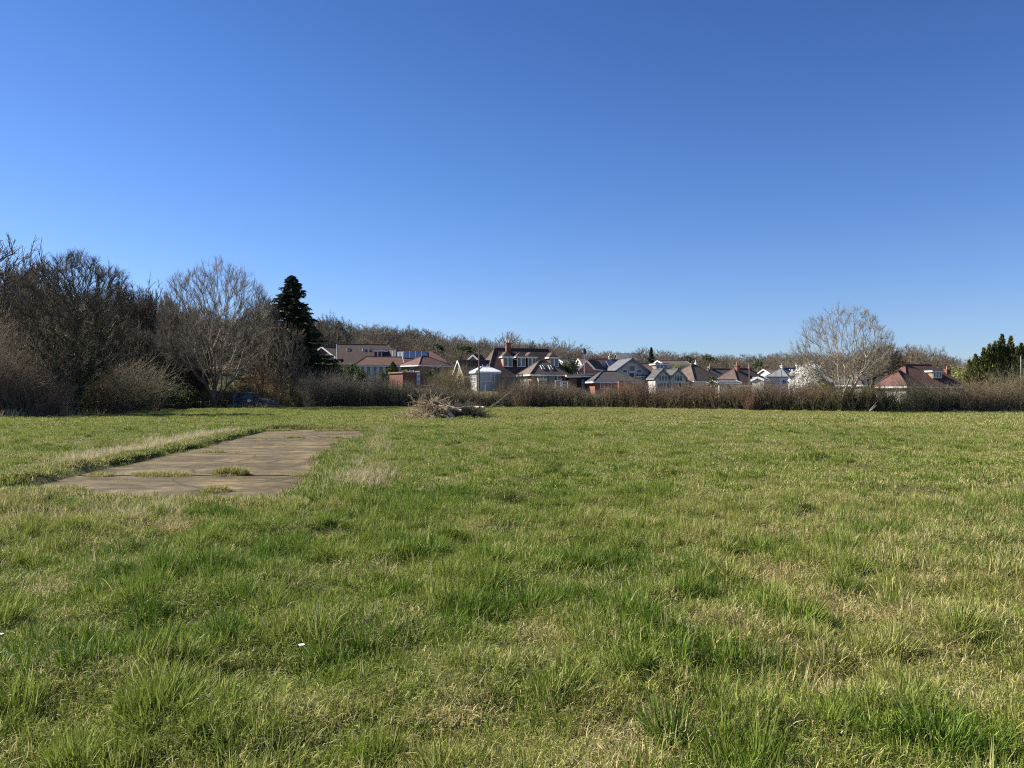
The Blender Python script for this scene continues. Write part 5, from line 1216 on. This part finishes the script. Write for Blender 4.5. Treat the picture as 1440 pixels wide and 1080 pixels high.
# evergreens
def spruce(name, px, d, pt, wd, lb, m='spruce', n=200, seed=1, bare=.16, size=.20, pw=.78):
    rng = np.random.default_rng(seed); x0 = X(px, d); b0 = gz(x0, d); H = Z(pt, d) - b0
    r_ = empty(name, (x0, d, b0), 0, lb, 'tree'); B, C, D_ = [], [], []
    for i in range(n):
        t = bare + (1 - bare) * (i / n) ** .85; z = H * t; a = rng.uniform(0, 6.283)
        L = wd / 2 * (1.01 - t) ** pw * rng.uniform(.55, 1.2) * (1 + .16 * math.sin(2 * a + 7 * t) + .10 * math.sin(3 * a - 11 * t)) + .06
        k = max(3, int(L * 3)); e = np.array([math.cos(a), math.sin(a), 0])
        p = np.array([0, 0, z])
        for j in range(k):
            q = np.array([0, 0, z]) + e * L * (j + 1) / k + np.array([0, 0, -.28 * L * ((j + 1) / k) + .16 * L * ((j + 1) / k) ** 2.2])
            B.append((*p, *q, .035 * (1 - .8 * j / k), .03 * (1 - .8 * (j + 1) / k)))
            m_ = int(10 + 6 * (1 - j / k)); o = rng.uniform(0, 1, (m_, 1)); side = np.cross(e, [0, 0, 1.0])
            s = rng.normal(0, .28 * (1.1 - j / k * .7) * min(1, L / 1.2), (m_, 1))
            C.append(p * (1 - o) + q * o + side * s + np.column_stack([np.zeros((m_, 2)), -np.abs(rng.normal(.08, .13, m_))]))
            D_.append(e + side * np.sign(s) * .8 + np.array([0, 0, -.25]))
            p = q
    C = np.concatenate(C); D_ = np.concatenate(D_)
    link('trunk', segs_mesh('trunk', [(0, 0, -.3, 0, 0, H * .5, .26, .16), (0, 0, H * .5, 0, 0, H, .16, .02)], M['bark_dark'], 8), r_)
    cr = link('crown', leaves_mesh('crown', C, size, M[m], rng, dirs=D_, long=1.5), r_)
    link('branches', segs_mesh('branches', B, M['bark_dark'], 4), cr)
spruce('spruce_tree', 410, 103, 387, 14.5, 'tall dark spruce right of the big bare tree', n=400, seed=2, size=.17)
spruce('fir_tree', 916, 190, 488, 4.6, 'small dark fir on the skyline behind the bungalow with the wide box dormer', n=110, seed=3, size=.16, pw=.95)
def cypress(px, d, plumes, lb, seed):
    rng = np.random.default_rng(seed); x0 = X(px, d); b0 = gz(x0, d)
    r_ = empty('cypress_tree', (x0, d, b0), 0, lb, 'tree'); S, C, D_ = [], [], []
    for ppx, pt, wd in plumes:
        for _ in range(1):
            ax = X(ppx, d) - x0; H = Z(pt, d) - b0; ay = rng.uniform(-1.2, 1.0)
            S.append((ax * .35, ay * .35, -.2, ax, ay, H, .14, .02))
            n = int(1250 * wd); t = rng.uniform(.0, 1, n) ** .9; a = rng.uniform(0, 6.283, n)
            fin = 1 + .45 * np.sin(4 * a + 9 * t + rng.uniform(0, 6)) * np.sin(11 * t)
            rr = wd / 2 * (np.minimum(1, (1.0 - t) * 2.2 + .02) + .35 * (1 - t)) * rng.uniform(.35, 1.2, n) * fin
            c = np.column_stack([ax * (.55 + .45 * t) + np.cos(a) * rr, ay + np.sin(a) * rr, H * (.08 + .92 * t) + rng.normal(0, .08, n)])
            C.append(c); D_.append(np.column_stack([np.cos(a) * .75, np.sin(a) * .75, np.full(n, 1.0)]))
    link('trunk', segs_mesh('trunk', S, M['bark_dark'], 6), r_)
    link('crown', leaves_mesh('crown', np.concatenate(C), .135, M['cypress'], rng, dirs=np.concatenate(D_), long=1.7), r_)
cypress(1402, 92, [(1372, 500, 1.7), (1380, 491, 1.9), (1390, 486, 1.9), (1398, 482, 1.8), (1407, 481, 2.0), (1415, 471, 1.9), (1421, 474, 1.5), (1428, 490, 1.8), (1395, 500, 2.4), (1410, 500, 2.4), (1384, 510, 2.2), (1422, 505, 2.2), (1376, 509, 2.0), (1400, 494, 1.6), (1386, 497, 1.6), (1411, 488, 1.5), (1417, 482, 1.4), (1369, 508, 1.5), (1425, 496, 1.6), (1393, 505, 2.6)], 'dark feathery cypress with sunlit tips at the right', 6)
cypress(1452, 90, [(1437, 488, 1.5), (1443, 483, 1.6), (1452, 478, 1.8), (1462, 482, 1.8), (1447, 500, 2.0)], 'second cypress cut by the right edge', 9)

# white blossom tree
sk = grow(33, .9, [(0, 0, 2.5, 1.75, 1.5, 1.7, 1.5), (.6, 0, 3.2, 1.2, 1.1, 1.0, 1.0)], 420, .5, .4, .010, 2.2, 2, .35)
me = tree_meshes('blossom', sk, M['bark_mid'], M['bark_mid'], .03)
r_ = plant_tree('blossom_tree', me, 1134, 97, 'small tree covered in white blossom among the bungalows', scale=1.2, sxy=1.15)
tips = sk[sk[:, 8] < .012]; rng = np.random.default_rng(3); k = rng.integers(0, len(tips), 9500); cl = rng.uniform(0, 1, len(tips)) < .55
k = k[cl[k]]; c = tips[k, 3:6] + rng.normal(0, .07, (len(k), 3)); c = c[c[:, 0] < 1.9]
link('blossom', leaves_mesh('blossom', c, .082, M['blossom'], rng), r_)
# shrub with yellow-green lichen twigs beside the blossom
shrub('shrub', 'bare olive shrub right of the white blossom tree', 1165, 100, 3.0, 4.2, 'hedge_olive', 120, 141, r=.014)

# -- woodland: a few kinds of bare tree, copied over the hillside
def far_kind(seed, kind, n=600):
    if kind == 'round': return grow(seed, 2.0, [(0, 0, 5.4, 3.6, 3.6, 3.6, 3.2)], n, .5, .45, .019, 2.2, 3, .8, lump=.22)
    if kind == 'tall': return grow(seed, 2.6, [(0, 0, 6.6, 2.3, 2.3, 3.4, 4.2)], n, .6, .35, .019, 2.2, 3, .8, lump=.25)
    return grow(seed, 1.4, [(0, 0, 4.2, 4.2, 4.0, 3.2, 2.6), (1.5, 0, 4.0, 2.6, 2.6, 2.4, 2.0)], n, .5, .45, .019, 2.2, 3, .8, lump=.28)
KINDS = []
for i, kd in enumerate(('round', 'tall', 'wide', 'round', 'tall', 'wide', 'round')):
    sk = far_kind(200 + i, kd); KINDS.append((kd, tree_meshes('wood%d' % i, sk, M['bark_mid'], M['twig_far'], .07), np.percentile(sk[:, 5], 99.7)))
DARKK = []
for i, kd in enumerate(('round', 'wide', 'tall')):
    sk = far_kind(220 + i, kd, 900); DARKK.append((kd, tree_meshes('darkwood%d' % i, sk, M['bark_dark'], M['bark_dark'], .06), np.percentile(sk[:, 5], 99.7)))
TOPS = [(-200, 380), (0, 405), (60, 400), (130, 402), (170, 412), (250, 420), (330, 432), (380, 440), (430, 450), (500, 459), (545, 461), (600, 467), (650, 477), (700, 480), (760, 482), (800, 490), (840, 497), (900, 499), (950, 496), (1000, 500), (1050, 503), (1095, 500), (1125, 494), (1200, 493), (1260, 495), (1300, 498), (1340, 501), (1370, 506), (1440, 512), (1600, 515)]
def top_at(px): return -2.5 + float(np.interp(px, [a for a, _ in TOPS], [b_ for _, b_ in TOPS]))
rn = random.Random(77)
def wood(pa, pb, d0, d1, n, off, jit, kinds, label, group, name='woodland_tree', hmin=6.0, hmax=15.0, place=None):
    done = 0
    for i in range(n):
        px = pa + (pb - pa) * (i + rn.uniform(.1, .9)) / n; d = rn.uniform(d0, d1)
        t = Z(top_at(px) + off + rn.uniform(-jit, jit), d) - gz(X(px, d), d)
        t = min(max(t, hmin * rn.uniform(.85, 1.1)), hmax)
        kd, me, hh = rn.choice(kinds)
        s = t / hh
        plant_tree(name, me, px, d, label, group, s, rn.uniform(0, 6.28), sxy=s * rn.uniform(.95, 1.25))
L1, G1 = 'bare brown tree in the wood on the ridge behind the houses', 'bare trees of the wooded ridge'
wood(425, 860, 285, 320, 48, 0, 4, KINDS, L1, G1)
wood(425, 860, 235, 275, 38, 10, 5, KINDS, L1, G1)
wood(430, 830, 190, 225, 30, 22, 5, KINDS, L1, G1, hmin=5)
wood(450, 800, 160, 185, 18, 32, 4, KINDS, L1, G1, hmin=4)
L2, G2 = 'bare grey brown tree in the far wood beyond the right hand bungalows', 'bare trees of the far right wood'
wood(840, 1100, 300, 350, 34, 0, 3, KINDS, L2, G2)
wood(830, 1120, 220, 280, 30, 7, 3, KINDS, L2, G2, hmin=5)
wood(840, 1240, 160, 200, 24, 17, 3, KINDS, L2, G2, hmin=4)
wood(1085, 1480, 330, 400, 34, 0, 3, KINDS, L2, G2, hmin=8)
wood(1085, 1480, 250, 300, 28, 8, 3, KINDS, L2, G2, hmin=6)
wood(1240, 1480, 150, 190, 14, 22, 3, KINDS, L2, G2, hmin=5)
L3, G3 = 'dark bare tree in the wood behind the left field edge', 'dark bare trees of the left wood'
wood(-120, 450, 150, 180, 26, 8, 8, DARKK, L3, G3, hmin=9)
wood(-100, 430, 115, 140, 20, 34, 12, DARKK, L3, G3, hmin=7)
wood(-60, 240, 84, 100, 10, 50, 14, DARKK, L3, G3, hmin=6)
# trees one can tell apart
def one(name, px, d, pt, kind, label, w_=1.0, rz=0.0, kinds=KINDS):
    kd, me, hh = kinds[kind]; s = (Z(pt, d) - gz(X(px, d), d)) / hh
    plant_tree(name, me, px, d, label, None, s, rz, sxy=s * w_)
one('bare_tree', -42, 78, 318, 1, 'tall bare tree cut by the left edge above the thicket', 1.0, 0, DARKK)
one('bare_tree', 20, 96, 372, 2, 'bare tree with a dark trunk against the sky left of the ivy clad tree', .9, 1.0, DARKK)
one('bare_tree', 176, 94, 402, 2, 'dark narrow bare tree right of the ivy clad tree', 1.1, 2.0, DARKK)
one('bare_tree', 216, 96, 399, 0, 'dark round bare tree left of the big domed tree', .9, .5, DARKK)
one('bare_tree', 368, 96, 415, 2, 'dark bare tree between the big domed tree and the spruce', .9, 2.5, DARKK)
one('bare_tree', 398, 93, 452, 0, 'thin grey bare tree with a pale trunk in front of the spruce', .75, 2.1)
one('bare_tree', 467, 175, 441, 0, 'tall dark bare tree on the slope right of the spruce', 1.0, .2, DARKK)
one('bare_tree', 446, 165, 452, 1, 'dark bare tree on the slope close beside the spruce', 1.1, 1.2, DARKK)
one('bare_tree', 716, 230, 466, 0, 'pale bare tree standing highest behind the dormer house chimney', .95, .9)
one('bare_tree', 790, 235, 474, 2, 'bare tree on the skyline right of the dormer house', .8, 1.9)
one('bare_tree', 905, 215, 488, 3, 'bushy bare tree on the skyline beside the small fir', 1.0, .4)
one('bare_tree', 1275, 230, 484, 1, 'pale bare tree rising left of the red brown bungalow ridge', 1.1, .3)
one('bare_tree', 1288, 225, 485, 4, 'pale bare tree rising behind the red brown bungalow ridge', 1.1, 1.3)
one('bare_tree', 1312, 220, 486, 6, 'pale bare tree rising behind the red brown bungalow dormer', .85, 2.3)
one('bare_tree', 576, 250, 457, 4, 'bare tree standing out above the ridge over the solar panels', 1.1, .1)
one('bare_tree', 285, 92, 470, 2, 'thin dark stemmed tree left of the big domed tree foot', .6, .1, DARKK)
one('bare_tree', 250, 90, 480, 1, 'small dark stemmed tree in front of the half hidden house', .7, 1.1, DARKK)
# ivy clad tree on the ridge
r_ = None
sk = far_kind(303, 'tall', 300)
r_ = plant_tree('ivy_clad_tree', tree_meshes('ridgeivy', sk, M['bark_dark'], M['twig_far'], .07), 514, 215, 'tree with a dark ivy wrapped trunk on the ridge above the long brown bungalow', scale=(Z(458, 215) - gz(X(514, 215), 215)) / np.percentile(sk[:, 5], 99.8))
rng = np.random.default_rng(4); c = np.column_stack([rng.normal(0, .45, 900), rng.normal(0, .45, 900), rng.uniform(0, 6.5, 900)]); link('ivy', leaves_mesh('ivy', c, .22, M['ivy'], rng), r_)

# leaning bare branches
def leaning(px, d, base_py, tip_px, tip_py, n, r, lb, m, seed, name='leaning_branch', spread=.12):
    rng = np.random.default_rng(seed); x0 = X(px, d); zb = Z(base_py, d); tip = np.array([X(tip_px, d) - x0, 0, Z(tip_py, d) - zb]); L = np.linalg.norm(tip)
    r_ = empty(name, (x0, d, zb), 0, lb, 'branch')
    b0 = np.zeros((n, 3)) + rng.normal(0, .06, (n, 3)); ln = tip / L + rng.normal(0, spread, (n, 3)); 
    link('stems', segs_mesh('stems', bush(b0, np.full(n, L) * rng.uniform(.7, 1.05, n), ln, rng, 6, 2, r, .16, .05, .015, 2), M[m], 4), r_)
leaning(688, 84, 574, 735, 541, 5, .017, 'bundle of long pale branches leaning out of the hedge right of the branch heap', 'twig_pale', 5, spread=.16)
leaning(150, 70, 546, 232, 490, 3, .03, 'long bare branches leaning up to the right in front of the half hidden house', 'twig_pale', 6, spread=.06)
leaning(1223, 66, 578, 1232, 566, 4, .025, 'pale broken branch at the hedge foot below the crooked tree', 'bark_pale', 7)

# -- heap of cut branches
def heap():
    rng = np.random.default_rng(17); d = 51.0; x0 = X(628, d); Y0 = d
    r_ = empty('branch_heap', (x0, Y0, gz(x0, Y0)), 0, 'heap of cut twiggy branches lying in the field before the hedge', 'branch heap')
    def tang(name, cx, w_, dp, H, n, m, r, up, L0, L1, parent):
        b0 = np.column_stack([cx + rng.normal(0, w_ * .36, n), rng.normal(0, dp * .36, n), np.zeros(n)])
        b0[:, 2] = H * rng.uniform(0, 1, n) * np.exp(-((b0[:, 0] - cx) / w_) ** 2 * 1.6)
        dr = rng.normal(0, 1, (n, 3)); dr[:, 2] = np.abs(dr[:, 2]) * up; dr[:, 0] += rng.normal(0, .6, n)
        return link(name, segs_mesh(name, bush(b0, rng.uniform(L0, L1, n), dr, rng, 3, 4, r, .45, .2, -.03, 2), M[m], 3), parent)
    tang('pale_twigs', -1.1, 1.4, 1.5, 1.0, 170, 'straw_twig', .018, .8, .5, 1.3, r_)
    tang('dark_twigs', 1.15, 1.6, 1.4, .66, 280, 'bark_dark', .018, .2, .6, 1.4, r_)
    tang('grey_twigs', .9, 1.5, 1.4, .85, 80, 'bark_grey', .016, .22, .6, 1.3, r_)
    tang('loose_twigs', -2.9, 1.3, 1.4, .12, 110, 'straw_twig', .010, .15, .3, .8, r_)
    rs = np.random.default_rng(5); st = []
    for _ in range(46):
        cx, cy = rs.normal(-.3, 1.1), rs.normal(-.55, .35); a = rs.uniform(0, 6.28); L = rs.uniform(.5, 1.5); z_ = max(.06, rs.uniform(.05, 1.1) * math.exp(-((cx + .4) / 1.7) ** 2)); e = rs.normal(0, .25); r = rs.uniform(.014, .032)
        dx, dy = math.cos(a) * L / 2, math.sin(a) * L / 4; st.append((cx - dx, cy - dy, max(.03, z_ - e), cx + dx, cy + dy, max(.03, z_ + e), r, r * .7))
    link('cut_sticks', segs_mesh('cut_sticks', st, M['straw_twig'], 6), r_)
    sg = [(-1.2, .1, .8, -2.35, .1, 1.75, .03, .012), (-1.0, .1, .9, -1.9, .2, 1.55, .025, .01), (-.6, 0, .9, -1.5, .1, 1.5, .03, .012), (-1.3, 0, .6, -2.3, 0, 1.3, .02, .01)]
    link('long_shoots', segs_mesh('long_shoots', sg, M['bark_pale'], 5), r_)
    zg = gz(x0, Y0)
    def log(a, b_, ra, rb, lb, m='log'):
        a, b_ = Vector(a), Vector(b_); o = empty('cut_log', (x0 + a.x, Y0 + a.y, zg + a.z), 0, lb, 'log'); v = b_ - a; rr = random.Random(int(a.x * 100))
        n_ = 5; p = Vector((0, 0, 0)); s = []
        for k in range(n_):
            q = v * (k + 1) / n_ + (Vector((rr.uniform(-.03, .03), rr.uniform(-.03, .03), rr.uniform(-.02, .03))) if k < n_ - 1 else Vector())
            s.append((*p, *q, ra + (rb - ra) * k / n_, ra + (rb - ra) * (k + 1) / n_)); p = q
        link('bark', segs_mesh('bark', s, M[m], 8), o)
        e = MB(); dv = v.normalized(); e.bar(-dv * .004, dv * .02, ra * .97, ra * .97, 10); e.bar(v - dv * .02, v + dv * .004, rb * .97, rb * .97, 10); e.build('cut_end', M['log'], o)
    log((-.2, -.95, .82), (.58, -1.3, .06), .10, .12, 'pale log sloping down to the grass at the front of the branch heap')
    log((.05, -.85, .80), (1.05, -1.05, .50), .075, .10, 'pale log resting across the dark middle of the branch heap')
    log((-.8, -.75, 1.08), (.45, -.95, .60), .08, .065, 'dark barked log on the top of the branch heap', 'bark_dark')
    log((.7, -.85, .66), (2.0, -.75, .80), .055, .045, 'thin pale log lying along the top of the branch heap', 'bark_pale')
    log((1.85, -.8, .70), (2.5, -.95, .70), .11, .11, 'short thick pale log end at the right of the branch heap')
    log((-1.25, -1.05, .2), (-.6, -1.2, .10), .09, .07, 'pale log lying at the left foot of the branch heap')
    log((-.55, -1.1, .3), (.25, -1.3, .10), .075, .085, 'pale log lying in front of the sloping log of the branch heap', 'straw_twig')
    log((3.1, -.4, .05), (3.35, -.45, .06), .08, .07, 'small dark log stump right of the branch heap', 'bark_mid')
heap()
